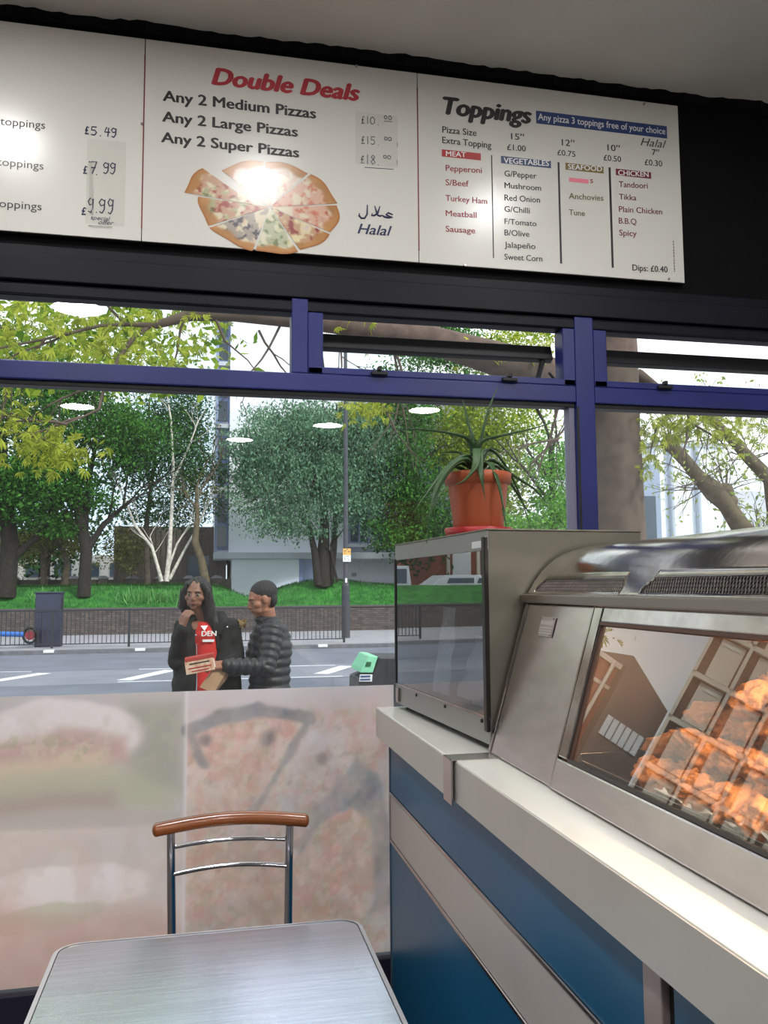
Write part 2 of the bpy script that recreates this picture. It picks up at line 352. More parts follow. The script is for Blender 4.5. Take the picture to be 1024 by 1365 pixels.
# left poster: burger over a grey-green backdrop
LP = poly([(-1.6, 1.3), (-0.064, 1.241), (-0.047, 0.238), (-1.6, .2)], .002, False)
paint(LP, (190, 186, 176), .9)
paint(poly([(-0.243, 1.185), (-0.071, 1.184), (-0.067, 0.896), (-0.237, 0.893)], .012), (156, 158, 138), .85)
paint(ell(-.46, 1.095, .26, .115, -.02), (226, 220, 210), .95)
paint(poly([(-0.77, 1.04), (-0.638, 1.069), (-0.434, 1.115), (-0.257, 1.076), (-0.248, 0.991), (-0.5, 0.979), (-0.768, 0.97)], .008), (190, 156, 144), .9)
paint(poly([(-0.769, 0.993), (-0.591, 1.012), (-0.315, 1.03), (-0.29, 0.944), (-0.633, 0.925), (-0.766, 0.933)], .008), (212, 192, 160), .85)
paint(poly([(-0.767, 0.947), (-0.5, 0.979), (-0.22, 0.977), (-0.086, 0.88), (-0.109, 0.826), (-0.358, 0.865), (-0.764, 0.866)], .012), (180, 182, 150), .85)
paint(poly([(-0.765, 0.905), (-0.289, 0.901), (-0.252, 0.822), (-0.763, 0.831)], .012), (168, 150, 136), .8)
paint(poly([(-0.763, 0.854), (-0.264, 0.847), (-0.073, 0.811), (-0.072, 0.78), (-0.761, 0.78)], .006), (184, 178, 164), .8)
splat(LP*soft(1.0-gz, .03)*soft(gz-1.16, .03), [(202, 200, 176), (176, 160, 148)], 26, .55, .22, 11)
# lower left: pale close-up of a wrap
paint(poly([(-1.6, .83), (-0.062, 0.777), (-0.05, 0.238), (-1.6, .2)], .003, False), (214, 205, 190), .9)
paint(ell(-.42, .60, .27, .075, 0), (236, 228, 216), .9)
paint(ell(-.50, .515, .19, .045, .1), (180, 188, 150), .6)
paint(poly([(-1.6, .62), (-0.622, 0.58), (-0.487, 0.516), (-0.327, 0.516), (-0.164, 0.519), (-0.055, 0.45), (-0.05, 0.238), (-1.6, .2)], .02), (204, 166, 146), .8)
splat(LP*soft(gz-.8, .02), [(222, 200, 176), (196, 176, 160)], 14, .52, .25, 21)
# right poster: pizza slices on dark serving pans
RP = poly([(-0.062, 1.241), (.64, 1.3), (.64, .2), (-0.047, 0.238)], .002, False)
paint(RP, (206, 200, 194), .9)
def arc(pts, w, c, a):
    for (a0, b0), (a1, b1) in zip(pts[:-1], pts[1:]):
        vx, vz = a1-a0, b1-b0; t = np.clip(((wx-a0)*vx+(wz-b0)*vz)/(vx*vx+vz*vz), 0, 1)
        paint(soft(np.hypot(wx-a0-t*vx, wz-b0-t*vz)-w, .003), c, a)
paint(poly([(-0.04, 1.091), (0.071, 1.137), (0.197, 1.149), (0.365, 1.118), (0.313, 1.013), (0.174, 0.833), (0.075, 0.753), (-0.036, 0.785)], .006), (216, 184, 164), .9)
arc([(-0.052, 1.092), (0.046, 1.13), (0.184, 1.145), (0.365, 1.113)], .022, (122, 126, 126), .95)
arc([(-0.04, 1.079), (-0.014, 1.004), (0.008, 0.966)], .014, (128, 132, 132), .9)
arc([(0.365, 1.108), (0.3, 1.014), (0.199, 0.844), (0.149, 0.798)], .013, (128, 132, 132), .9)
for p, r in (((0.005, 1.057), .021), ((0.216, 1.05), .024), ((0.409, 0.978), .022), ((0.292, 0.554), .018)): paint(ell(p[0], p[1], r, r, w=.2), (112, 110, 106), .9)
paint(poly([(0.404, 1.111), (0.631, 1.194), (0.63, 0.921), (0.483, 0.954)], .02), (216, 190, 178), .8)
paint(poly([(0.365, 1.087), (0.391, 1.073), (0.187, 0.746), (0.15, 0.748)], .004), (216, 214, 208), .8)
paint(poly([(0.536, 0.965), (0.629, 0.87), (0.634, 0.768), (0.509, 0.851), (0.404, 0.794), (0.314, 0.639), (0.378, 0.808)], .006), (124, 130, 134), .95)
arc([(0.589, 0.898), (0.62, 0.718), (0.624, 0.49), (0.573, 0.395)], .024, (128, 134, 138), .95)
arc([(0.327, 0.687), (0.2, 0.671), (0.163, 0.576)], .016, (130, 134, 134), .8)
paint(poly([(0.509, 0.813), (0.58, 0.758), (0.6, 0.542), (0.534, 0.399), (-0.043, 0.449), (-0.048, 0.761), (0.15, 0.712), (0.327, 0.662)], .008), (214, 176, 148), .85)
paint(poly([(0.314, 0.651), (0.409, 0.802), (0.536, 0.972), (0.632, 0.87), (0.631, 0.415), (0.568, 0.381), (0.595, 0.543), (0.578, 0.746), (0.509, 0.806), (0.404, 0.744)], .004), (118, 124, 130), .95)
paint(poly([(-0.043, 0.461), (0.534, 0.399), (0.632, 0.465), (0.63, 0.168), (-0.04, 0.237)], .012), (204, 194, 182), .8)
splat(RP*soft(gz-1.17, .03), [(222, 206, 188), (198, 150, 132), (180, 178, 138), (226, 214, 202)], 17, .48, .2, 31)
splat(RP*soft(gz-.95, .03), [(206, 140, 120), (170, 168, 120), (224, 210, 190), (150, 146, 140)], 24, .46, .18, 51)
paint(soft(np.abs(gx-(-0.058, 0.786)[0])-.003, .0015), (226, 224, 218), .9)
def grid_mesh(name, P, I, m, parent=None, flip=False):
    h, w = P.shape[:2]; me = bpy.data.meshes.new(name)
    idx = np.arange(h*w).reshape(h, w); f = np.stack([idx[:-1, :-1], idx[:-1, 1:], idx[1:, 1:], idx[1:, :-1]], -1).reshape(-1, 4)
    if flip: f = f[:, ::-1]
    me.from_pydata(P.reshape(-1, 3).tolist(), [], f.tolist()); at = me.color_attributes.new('ink', 'FLOAT_COLOR', 'POINT')
    c = I.reshape(-1, 3)/255.; c = np.where(c <= .04045, c/12.92, ((c+.055)/1.055)**2.4)
    at.data.foreach_set('color', np.concatenate([c, np.ones((len(c), 1))], 1).ravel()); me.materials.append(m)
    o = bpy.data.objects.new(name, me); COL.objects.link(o)
    if parent: link_child(o, parent)
    return o
bits = .6*RP*soft(gz-1.17, .03)*soft(24-(img[..., 0]-img[..., 2]), 3)*soft(165-img[..., 1], 4)
for i, (c, s_, th, a) in enumerate((((206, 120, 100), 30, .40, .35), ((160, 170, 110), 34, .36, .35), ((236, 226, 210), 26, .42, .4), ((120, 116, 112), 44, .30, .3), ((214, 150, 120), 40, .40, .3))):
    paint(bits*soft(fbm(gx, gz, s_, 71+i*5)-th, .012), c, a)
bits = LP*soft(1.01-gz, .01)*soft(gz-1.09, .01)*soft(gx+.30, .02)
for i, (c, th) in enumerate((((206, 208, 170), .42), ((150, 158, 116), .38))): paint(bits*soft(fbm(gx, gz, 36, 91+i*5)-th, .012), c, .4)
img = (img*.86+np.array((226, 220, 212))*.14)*1.08
img = np.clip(img*np.array((1.015, 1.0, 1.05)), 0, 255)
P = np.stack([gx, np.full_like(gx, 2.966), gz], -1)
fo = grid_mesh('window_film', P, np.clip(img, 0, 255), ink_film)
tag(fo, 'frosted picture film of a burger and pizza slices across the lower window', 'window film')

# ------------------------------------------------------------------ menu board
BY = 2.925
bx1 = (1.863, 2.778); bx0 = (1.875, 3.522)
mb = thing('menu_board', (.3, BY, 2.78), 'long glossy white pizza menu board above the shop window', 'menu board')
BZ0, BZ1 = 2.777, 3.522
PXS = [-1.62, -.233, .766, 1.866]
for a, c in zip(PXS[:-1], PXS[1:]):
    MB().box(a+.0015, c-.0015, 2.927, 2.95, BZ0, BZ1).build('board_panel', board_m, mb, bevel=.0012)
MB().box(PXS[0]-.0, PXS[-1]-.002, 2.932, 2.950, BZ0-.004, BZ0+.002).build('lower_edge', black, mb)
for x in (-.233, .766):
    MB().box(x-.0022, x+.0022, 2.9262, 2.928, BZ0+.045, BZ1-.06).build('panel_joint', mat('red_brown_line', (120, 52, 50), .6), mb)
for p in ((0.53, 3.518), (-0.239, 3.203), (1.713, 3.511), (0.943, 2.778), (1.794, 2.788)):
    MB().tube([(p[0], 2.928, p[1]), (p[0], 2.921, p[1])], [.006, .004], 12).build('screw', steel, mb)
INK = {'k': mat('black_ink', (40, 38, 40), .5), 'r': mat('red_ink', (176, 44, 56), .5), 'm': mat('maroon_ink', (150, 48, 56), .5), 'w': mat('white_ink', (232, 232, 232), .5),
       'o': mat('olive_ink', (104, 88, 40), .5), 'n': mat('navy_ink', (36, 46, 84), .5), 'g': mat('grey_ink', (90, 90, 90), .5), 'p': mat('pink_marker', (236, 130, 150), .5), 'c': mat('dark_red_ink', (110, 32, 44), .5)}
def lettering(name, s, X0, Z0, X1, Z1, H, ink, parent, bold=0., shear=0., y=2.9258, flipf=None, thick=.0006):
    cu = bpy.data.curves.new('t', 'FONT'); cu.body = s; cu.size = 1; cu.shear = shear; cu.resolution_u = 3
    o = bpy.data.objects.new('t', cu); COL.objects.link(o); dg = DG(); dg.update()
    me = bpy.data.meshes.new_from_object(o.evaluated_get(dg)); bpy.data.objects.remove(o); bpy.data.curves.remove(cu)
    n = len(me.vertices); co = np.empty(n*3); me.vertices.foreach_get('co', co); co = co.reshape(-1, 3)
    if n == 0: return None
    x = (co[:, 0]-co[:, 0].min())/(co[:, 0].max()-co[:, 0].min())
    z = co[:, 1]/.729*H
    out = np.stack([X0+x*(X1-X0), np.full(n, y), Z0+z+(Z1-Z0)*x], 1)
    if flipf is not None: out = flipf(x, z)
    bold = bold+.008 if bold > 0 else bold
    if bold > 0:                               # heavier strokes: shifted copies of the outlines, joined
        fs = [tuple(p.vertices) for p in me.polygons]; d = bold*H*1.3; V = []; F = []
        for j, (dx, dz) in enumerate(((0, 0), (-d, 0), (d, 0), (0, d*.5), (0, -d*.5))):
            F += [tuple(i+j*n for i in f) for f in fs]; V.append(out+np.array([dx, .00004*j, dz]))
        me.clear_geometry(); me.from_pydata(np.concatenate(V).tolist(), [], F); out = np.concatenate(V)
    me.vertices.foreach_set('co', out.ravel()); me.materials.clear(); me.materials.append(INK[ink] if isinstance(ink, str) else ink); me.name = name; me.update()
    o = bpy.data.objects.new(name, me); COL.objects.link(o); link_child(o, parent)
    return o
TXT = [
 ('Double Deals', 'r', .05, .25, 0.003, 3.382, 0.54, 3.383, 0.066),
 ('Any 2 Medium Pizzas', 'k', .03, 0, -0.168, 3.298, 0.377, 3.295, 0.041),
 ('Any 2 Large Pizzas', 'k', .03, 0, -0.169, 3.221, 0.31, 3.217, 0.04),
 ('Any 2 Super Pizzas', 'k', .03, 0, -0.171, 3.144, 0.315, 3.138, 0.04),
 ('Halal', 'n', .012, .3, 0.533, 2.869, 0.662, 2.87, 0.04),
 ('toppings', 'k', -.008, 0, -0.703, 3.147, -0.559, 3.148, 0.03),
 ('toppings', 'g', -.008, 0, -0.708, 3.003, -0.56, 3.002, 0.029),
 ('toppings', 'k', -.008, 0, -0.713, 2.857, -0.562, 2.857, 0.029),
 ('Toppings', 'k', .05, .22, 0.87, 3.371, 1.223, 3.372, 0.072),
 ('Halal', 'k', .0, .35, 1.691, 3.334, 1.806, 3.334, 0.035),
 ('Pizza Size', 'k', .006, 0, 0.863, 3.295, 0.999, 3.296, 0.027), ('Extra Topping', 'k', .006, 0, 0.862, 3.253, 1.058, 3.253, 0.027),
 ('15\u2033', 'k', .006, 0, 1.14, 3.299, 1.194, 3.3, 0.026), ('\u00a31.00', 'k', .004, 0, 1.123, 3.254, 1.199, 3.255, 0.025),
 ('12\u2033', 'k', .006, 0, 1.351, 3.297, 1.405, 3.297, 0.027), ('\u00a30.75', 'k', .004, 0, 1.331, 3.255, 1.407, 3.255, 0.024),
 ('10\u2033', 'k', .006, 0, 1.546, 3.297, 1.6, 3.297, 0.027), ('\u00a30.50', 'k', .004, 0, 1.528, 3.254, 1.603, 3.254, 0.025),
 ('7\u2033', 'k', .006, 0, 1.74, 3.298, 1.773, 3.298, 0.027), ('\u00a30.30', 'k', .004, 0, 1.707, 3.253, 1.784, 3.254, 0.026),
 ('Pepperoni', 'm', .008, 0, 0.874, 3.144, 1.018, 3.149, 0.025), ('S/Beef', 'm', .008, 0, 0.873, 3.087, 0.964, 3.09, 0.025),
 ('Turkey Ham', 'm', .008, 0, 0.872, 3.026, 1.037, 3.028, 0.024), ('Meatball', 'm', .008, 0, 0.872, 2.966, 0.994, 2.969, 0.024),
 ('Sausage', 'm', .008, 0, 0.871, 2.905, 0.987, 2.907, 0.024),
 ('G/Pepper', 'k', .004, 0, 1.11, 3.146, 1.241, 3.149, 0.025), ('Mushroom', 'k', .004, 0, 1.109, 3.099, 1.259, 3.102, 0.024),
 ('Red Onion', 'k', .004, 0, 1.108, 3.049, 1.253, 3.053, 0.025), ('G/Chilli', 'k', .004, 0, 1.107, 3.004, 1.21, 3.006, 0.024),
 ('F/Tomato', 'k', .004, 0, 1.106, 2.955, 1.236, 2.957, 0.023), ('B/Olive', 'k', .004, 0, 1.105, 2.91, 1.206, 2.912, 0.024),
 ('Jalape\u00f1o', 'k', .004, 0, 1.104, 2.862, 1.23, 2.865, 0.024), ('Sweet Corn', 'k', .004, 0, 1.103, 2.814, 1.257, 2.818, 0.024),
 ('Anchovies', 'o', .004, 0, 1.375, 3.081, 1.521, 3.086, 0.025), ('Tune', 'o', .004, 0, 1.373, 3.015, 1.44, 3.016, 0.024), ('s', 'm', .004, 0, 1.467, 3.154, 1.479, 3.155, 0.025),
 ('Tandoori', 'c', .004, 0, 1.59, 3.15, 1.716, 3.155, 0.025), ('Tikka', 'c', .004, 0, 1.589, 3.099, 1.664, 3.101, 0.024),
 ('Plain Chicken', 'c', .004, 0, 1.587, 3.047, 1.776, 3.053, 0.025), ('B.B.Q', 'c', .004, 0, 1.585, 2.999, 1.661, 3.001, 0.025), ('Spicy', 'c', .004, 0, 1.585, 2.95, 1.66, 2.952, 0.025),
 ('Dips: \u00a30.40', 'k', .012, 0, 1.637, 2.811, 1.79, 2.814, 0.026),
]
for s, ink, bold, sh, *q in TXT: lettering('menu_text', s, *q, ink, mb, bold, sh)
def plate(name, m, a, c, y0=2.9262, y1=2.928, parent=None): return MB().box(a[0], c[0], y0, y1, c[1], a[1]).build(name, m, parent or mb)
plate('blue_banner', mat('blue_banner', (44, 66, 118), .4), (1.246, 3.428), (1.811, 3.376))
lettering('banner_text', 'Any pizza 3 toppings free of your choice', 1.254, 3.391, 1.803, 3.392, 0.029, 'w', mb, .002, 0, 2.9255)
for nm, c, a, d, s, q in (('meat_heading', (176, 44, 44), (0.86, 3.228), (1.015, 3.2), 'MEAT', (0.876, 3.203, 0.955, 3.206, 0.021)),
                     ('vegetables_heading', (50, 74, 112), (1.097, 3.227), (1.303, 3.198), 'VEGETABLES', (1.108, 3.199, 1.294, 3.206, 0.023)),
                     ('seafood_heading', (128, 108, 56), (1.364, 3.227), (1.526, 3.199), 'SEAFOOD', (1.375, 3.202, 1.519, 3.207, 0.022)),
                     ('chicken_heading', (120, 40, 50), (1.579, 3.225), (1.733, 3.198), 'CHICKEN', (1.589, 3.199, 1.721, 3.204, 0.022))):
    plate(nm, mat(nm, c, .4), a, d); lettering('heading_text', s, *q, 'w', mb, .012, 0, 2.9255)
for a, d in (((1.061, 3.226), (1.057, 2.816)), ((1.339, 3.226), (1.331, 2.816)), ((1.557, 3.227), (1.548, 2.816))): plate('column_rule', INK['k'], a, d)
plate('pink_smudge', INK['p'], (1.378, 3.168), (1.46, 3.151))
# tiny vertical print at the right edge
b = MB(); p = (1.821, 2.947); r0 = random.Random(5); z = p[1]; zend = (1.815, 2.816)[1]
while z > zend:
    h = .004+.006*r0.random(); b.box(p[0]-.0015, p[0]+.0015, 2.926, 2.9275, z-h, z); z -= h+.003
b.build('tiny_print', INK['k'], mb)
# hand-written prices as pen strokes
GL = {'1': [[(.45, 1), (.5, 0)]], '0': [[(.5, 1), (.15, .8), (.1, .3), (.4, 0), (.8, .2), (.85, .7), (.5, 1)]], '5': [[(.85, 1), (.2, 1), (.18, .58), (.6, .62), (.85, .35), (.6, .02), (.1, .05)]],
      '8': [[(.55, .52), (.2, .75), (.5, 1), (.8, .78), (.5, .5), (.15, .25), (.45, 0), (.85, .2), (.55, .52)]], '7': [[(.05, .95), (.95, 1), (.45, 0)], [(.3, .5), (.85, .52)]],
      '4': [[(.4, 1), (.1, .42), (.95, .45)], [(.7, .95), (.6, -.1)]], '9': [[(.85, .85), (.4, 1), (.1, .75), (.35, .5), (.8, .6), (.88, .95), (.8, .25), (.5, -.02), (.15, .08)]],
      '.': [[(.3, .04), (.4, -.08)]], '\u00a3': [[(.85, .85), (.55, 1), (.35, .7), (.38, .25), (.1, .02), (.85, .04)], [(.1, .48), (.7, .5)]]}
def pen(ch, a, d, ink, w=.0016, parent=None, name='handwritten_digit'):
    b = MB(); x0, z1 = a; x1, z0 = d
    for st in GL[ch]: b.tube([(x0+u*(x1-x0), 2.9262, z0+v*(z1-z0)) for u, v in st], w, 5)
    return b.build(name, INK[ink], parent or mb)
for ch, a, d in (('\u00a3', (-0.43, 3.173), (-0.414, 3.146)), ('5', (-0.411, 3.174), (-0.387, 3.144)), ('.', (-0.382, 3.162), (-0.369, 3.144)), ('4', (-0.366, 3.177), (-0.344, 3.147)), ('9', (-0.343, 3.177), (-0.323, 3.144)),
                 ('\u00a3', (-0.432, 3.029), (-0.416, 3.002)), ('7', (-0.414, 3.048), (-0.386, 3.004)), ('.', (-0.391, 3.019), (-0.379, 3.002)), ('9', (-0.367, 3.049), (-0.345, 3.009)), ('9', (-0.344, 3.05), (-0.323, 3.01)),
                 ('\u00a3', (-0.434, 2.88), (-0.416, 2.855)), ('9', (-0.414, 2.916), (-0.393, 2.865)), ('.', (-0.388, 2.884), (-0.378, 2.867)), ('9', (-0.378, 2.916), (-0.354, 2.866)), ('9', (-0.349, 2.919), (-0.327, 2.866))):
    pen(ch, a, d, 'n', .0022)
for ch, a, d in (('\u00a3', (0.548, 3.325), (0.563, 3.296)), ('1', (0.566, 3.326), (0.58, 3.297)), ('0', (0.581, 3.326), (0.603, 3.297)), ('.', (0.609, 3.315), (0.621, 3.297)),
                 ('\u00a3', (0.547, 3.246), (0.563, 3.217)), ('1', (0.566, 3.247), (0.58, 3.218)), ('5', (0.582, 3.248), (0.603, 3.218)), ('.', (0.609, 3.235), (0.62, 3.218)),
                 ('\u00a3', (0.544, 3.17), (0.561, 3.141)), ('1', (0.564, 3.176), (0.58, 3.14)), ('8', (0.581, 3.177), (0.604, 3.141)), ('.', (0.608, 3.159), (0.62, 3.14)),
                 ('0', (0.635, 3.337), (0.649, 3.323)), ('0', (0.651, 3.338), (0.667, 3.322)), ('0', (0.635, 3.253), (0.649, 3.24)), ('0', (0.65, 3.253), (0.666, 3.24)), ('0', (0.631, 3.181), (0.646, 3.168)), ('0', (0.647, 3.181), (0.663, 3.168))):
    pen(ch, a, d, 'k' if ch == '\u00a3' else 'n', .0014)
for a, d in (((0.56, 3.126), (0.671, 3.129)), ((0.635, 3.314), (0.667, 3.316)), ((0.686, 3.235), (0.686, 3.22)), ((0.684, 3.167), (0.684, 3.15))):
    MB().tube([(a[0], 2.9262, a[1]), (d[0], 2.9262, d[1])], .001, 5).build('pen_line', INK['n'], mb)
lettering('handwritten_note', 'special', -0.403, 2.84, -0.338, 2.839, 0.016, 'n', mb, 0, .3)
lettering('handwritten_note', 'offer', -0.377, 2.825, -0.325, 2.826, 0.016, 'n', mb, 0, .35)
tape = glass_mat('clear_tape', 1.0, (.985, .985, .98), .015, (.85, .85, .84), .08)
for i, (a, d) in enumerate((((-0.419, 3.128), (-0.29, 2.823)), ((0.526, 3.338), (0.686, 3.135)))):
    t = MB().box(a[0], d[0], 2.9222, 2.9228, d[1], a[1]).build('clear_tape', tape, mb)
MB().tube([((-0.407, 3.048)[0], 2.9224, (-0.407, 3.048)[1]), ((-0.397, 2.859)[0], 2.9224, (-0.397, 2.859)[1])], [.006, .007], 6, flat=.12).build('wrinkled_tape', mat('white_tape', (226, 226, 224), .2), mb)
MB().tube([((-0.409, 2.816)[0], 2.9228, (-0.409, 2.816)[1]), ((-0.33, 2.817)[0], 2.9228, (-0.33, 2.817)[1])], .0009, 5).build('tape_edge', INK['g'], mb)
# arabic word drawn by pen
b = MB(); A0 = (0.536, 2.981); A1 = (0.667, 2.921)
for st in ([(1.0, .52), (.86, .62), (.80, .50), (.90, .38), (.98, .36), (.86, .30), (.74, .34), (.70, .42)], [(.70, .42), (.62, .36), (.56, .40), (.52, .62), (.47, .98)], [(.62, .98), (.56, .55), (.46, .36), (.38, .36), (.40, .50)],
           [(.26, 1.0), (.25, .40), (.18, .14), (.08, .12), (.02, .28), (.03, .42)]):
    b.tube([(A0[0]+u*(A1[0]-A0[0]), 2.9262, A1[1]+v*(A0[1]-A1[1])) for u, v in st], [.0022]+[.0036]*(len(st)-2)+[.002], 6)
b.build('arabic_lettering', INK['n'], mb)

# printed pizza picture: each slice a flat print of its own
ink_print = vcol_mat('printed_pizza', .22, 0, spec=.5)
pc = (0.212, 2.94); prx = ((0.466, 2.934)[0]-(-0.035, 2.956)[0])/2; prz = .172
def slice_(a0, a1, seed, kind, off=(0, 0)):
    nr, na = 44, max(8, int(abs(a1-a0)*1.3)); r = np.linspace(.03, 1, nr)[:, None]*np.ones((1, na)); a = np.radians(np.linspace(a0+1.2, a1-1.2, na))[None, :]*np.ones((nr, 1))
    rr = r*(1+.02*np.sin(9*a+seed)); X = pc[0]+prx*rr*np.cos(a)+off[0]; Z = pc[1]+prz*rr*np.sin(a)+off[1]
    c = np.zeros((nr, na, 3)); c[:] = (222, 214, 186)
    pal = {0: [(214, 206, 196), (196, 150, 130), (228, 222, 208)], 1: [(168, 70, 58), (200, 120, 96), (226, 210, 190)], 2: [(96, 108, 66), (150, 62, 54), (222, 212, 176)],
           3: [(216, 160, 116), (70, 70, 84), (228, 214, 190)], 4: [(206, 204, 164), (120, 136, 96), (228, 226, 206)], 5: [(214, 196, 190), (140, 60, 62), (226, 214, 160)]}[kind]
    for i, (pcq, th) in enumerate(zip(pal, (.56, .44, .40))):
        n = fbm(X, Z, 30+12*i, seed*7+i, 3); k = (1/(1+np.exp((th-n)/.02)))[..., None]*(.9 if i < 2 else .6); c = c*(1-k)+np.array(pcq)*k
    k = (1/(1+np.exp((.86+.03*np.sin(14*a+seed)-r)/.012)))[..., None]; cr = np.array((206, 152, 98))*(1-.22*(fbm(X, Z, 22, seed+3)[..., None])); c = c*(1-k)+cr*k
    k = (1/(1+np.exp((.975-r)/.006)))[..., None]; c = c*(1-k)+np.array((172, 112, 66))*k
    grid_mesh('pizza_slice', np.stack([X, np.full_like(X, 2.9256), Z], -1), np.clip(c, 0, 255), ink_print, mb)
for i, (a0, a1, kd, off) in enumerate(((11, 55, 1, (0, 0)), (55, 95, 0, (0, 0)), (95, 136, 0, (0, 0)), (136, 174, 2, (-.055, .004)), (174, 212, 2, (0, 0)), (212, 257, 3, (0, 0)), (257, 295, 4, (0, 0)), (295, 332, 5, (0, 0)), (332, 371, 1, (0, 0)))):
    slice_(a0, a1, i+1, kd, off)

# ------------------------------------------------------------------ counter
ct = thing('shop_counter', (.9, 1.2, 0), 'blue and cream panelled shop counter with metal trims', 'counter')
CX = .64
MB().box(CX+.02, 1.28, -1.2, 2.925, 0, 1.05).build('carcass', mat('counter_carcass', (120, 116, 110), .7), ct)
for y0, y1 in ((1.176, 2.915), (-1.2, 1.10)):
    MB().box(CX, CX+.019, y0, y1, .862, 1.049).build('upper_blue_panel', blue_pan, ct, bevel=.0015)
    MB().box(CX, CX+.019, y0, y1, .702, .850).build('cream_panel', cream_pan, ct, bevel=.0015)
    MB().box(CX, CX+.019, y0, y1, .12, .690).build('lower_blue_panel', blue_pan, ct, bevel=.0015)
    for z in (.850, .690): MB().box(CX-.004, CX+.01, y0, y1, z+.001, z+.011).build('metal_trim', steel, ct, bevel=.0015)
MB().box(CX-.004, CX+.019, 2.915, 2.925, .10, 1.049).build('end_trim', steel, ct)
MB().box(CX-.006, CX+.019, 1.122, 1.174, .10, 1.049).build('cover_strip', steel_pink, ct, bevel=.002)
MB().box(CX+.006, CX+.019, 1.101, 1.121, .10, 1.049).build('dark_gap', blackm, ct)  # black strip filling the dark gap beside the cover strip
MB().box(CX+.03, CX+.05, -1.2, 2.925, 0, .1).build('kickboard', blackm, ct)
wt = thing('counter_worktop', (.9, 1.2, 1.05), 'cream laminate worktop with grey edge and metal joint strip', 'worktop')
for y0, y1, x0 in ((2.028, 2.925, .592), (-1.2, 2.028, .598)):
    MB().box(x0+.003, 1.3, y0+.0005, y1, 1.052, 1.15).build('worktop_slab', lam_white, wt, bevel=.002)
    MB().box(x0, x0+.003, y0, y1, 1.052, 1.147).build('front_edge', lam_edge, wt)
b = MB(); b.box(.586, .93, 1.985, 2.055, 1.1502, 1.1525); b.box(.586, .5905, 1.985, 2.055, 1.045, 1.1525); b.build('joint_strip', steel, wt, bevel=.001)

# ------------------------------------------------------------------ hot cabinet (glass fronted) at the far end
oc = thing('glass_fronted_cabinet', (.9, 2.5, 1.15), 'square steel cabinet with a dark glass door under the potted aloe', 'cabinet')
O = Vector((.715, 2.062, 0)); U = Vector((-.066, .998, 0)); V_ = Vector((.998, .066, 0)); Z_ = Vector((0, 0, 1))
def ob(a0, a1, b0, b1, z0, z1):
    c = O+U*(a0+a1)/2+V_*(b0+b1)/2+Z_*(z0+z1)/2
    return MB().obox(c, U*(a1-a0)/2, V_*(b1-b0)/2, Z_*(z1-z0)/2)
L_, B_ = .835, .452
ob(0, .006, 0, B_, 1.168, 1.716).build('side_panel', steel_dull, oc, bevel=.002)
ob(L_-.006, L_, 0, B_, 1.168, 1.716).build('side_panel', steel_dull, oc, bevel=.002)
ob(0, L_, B_-.006, B_, 1.168, 1.716).build('back_panel', steel_dull, oc)
ob(-.003, L_+.002, -.004, B_+.003, 1.716, 1.720).build('top_panel', steel_dull, oc, bevel=.001)
ob(.006, L_-.006, .004, B_-.006, 1.215, 1.222).build('inner_floor', mat('inner_dark_steel', (90, 92, 94), .4, .6), oc)
ob(0, L_, -.002, .006, 1.168, 1.236).build('lower_panel', mat('grey_cabinet_trim', (150, 150, 148), .4, .5), oc, bevel=.002)
ob(0, L_, -.004, .0, 1.232, 1.238).build('door_rail', steel_bright, oc)
ob(0, L_, -.002, .006, 1.664, 1.716).build('upper_trim', mat('grey_cabinet_trim', (150, 150, 148), .4, .5), oc, bevel=.002)
ob(.03, .10, -.0035, -.002, 1.672, 1.690).build('white_sticker', paper_w, oc)
ob(0, .022, -.010, .004, 1.20, 1.70).build('door_stile', mat('dark_steel_stile', (70, 68, 66), .3, .9), oc, bevel=.003)
ob(L_-.012, L_+.001, -.006, .004, 1.235, 1.668).build('door_stile', blackm, oc, bevel=.002)
ob(.022, L_-.012, -.002, .002, 1.238, 1.664).build('glass_door', oven_glass, oc)
ob(L_-.05, L_-.02, -.010, -.002, 1.175, 1.225).build('door_catch', steel_bright, oc, bevel=.003)
for a in (.05, .33, .60): 
    c = O+U*a-V_*.004+Z_*1.222; MB().tube([c-V_*.002, c+V_*.004], .005, 10).build('screw', blackm, oc)
for a, bq in ((.04, .04), (L_-.04, .04), (.04, B_-.04), (L_-.04, B_-.04)):
    c = O+U*a+V_*bq; MB().cyl(c.x, c.y, 1.1505, 1.169, .018, .014, 14).build('foot', blackm, oc)
# paper bags inside
def sheet(name, c, u, v, w, h, m, lab, cat, group, seed):
    r0 = random.Random(seed); n = 9; b = MB(); vs = []
    for j in range(n):
        for i in range(n):
            a, d = i/(n-1)-.5, j/(n-1); k = .012*mn.noise(Vector((a*4+seed, d*4, seed)))+.006*mn.noise(Vector((a*11, d*11+seed, 2)))
            vs.append(Vector(c)+Vector(u)*w*a*(1-.25*d)+Vector(v)*h*d+Vector(u).cross(Vector(v)).normalized()*k)
    b.add(vs, [(j*n+i, j*n+i+1, (j+1)*n+i+1, (j+1)*n+i) for j in range(n-1) for i in range(n-1)], 0, False)
    o = b.build(name, m); md = o.modifiers.new('t', 'SOLIDIFY'); md.thickness = .0015
    return tag(o, lab, cat, group)
for i, (a, bq, hh, ww, tilt, lab) in enumerate(((.60, .08, .28, .16, .12, 'tall white paper bag standing furthest left behind the cabinet glass'), (.42, .11, .20, .22, .35, 'crumpled white paper bag leaning in the middle of the glass cabinet'),
                              (.22, .09, .10, .26, .5, 'low crumpled white paper sheet near the right end of the glass cabinet'))):
    c = O+U*a+V_*bq+Z_*1.224
    sheet('paper_bag', c, U, (Z_+V_*tilt+U*(.1 if i else 0)).normalized(), ww, hh, paper_w, lab, 'paper bag', 'paper bags inside the glass cabinet', i+3)

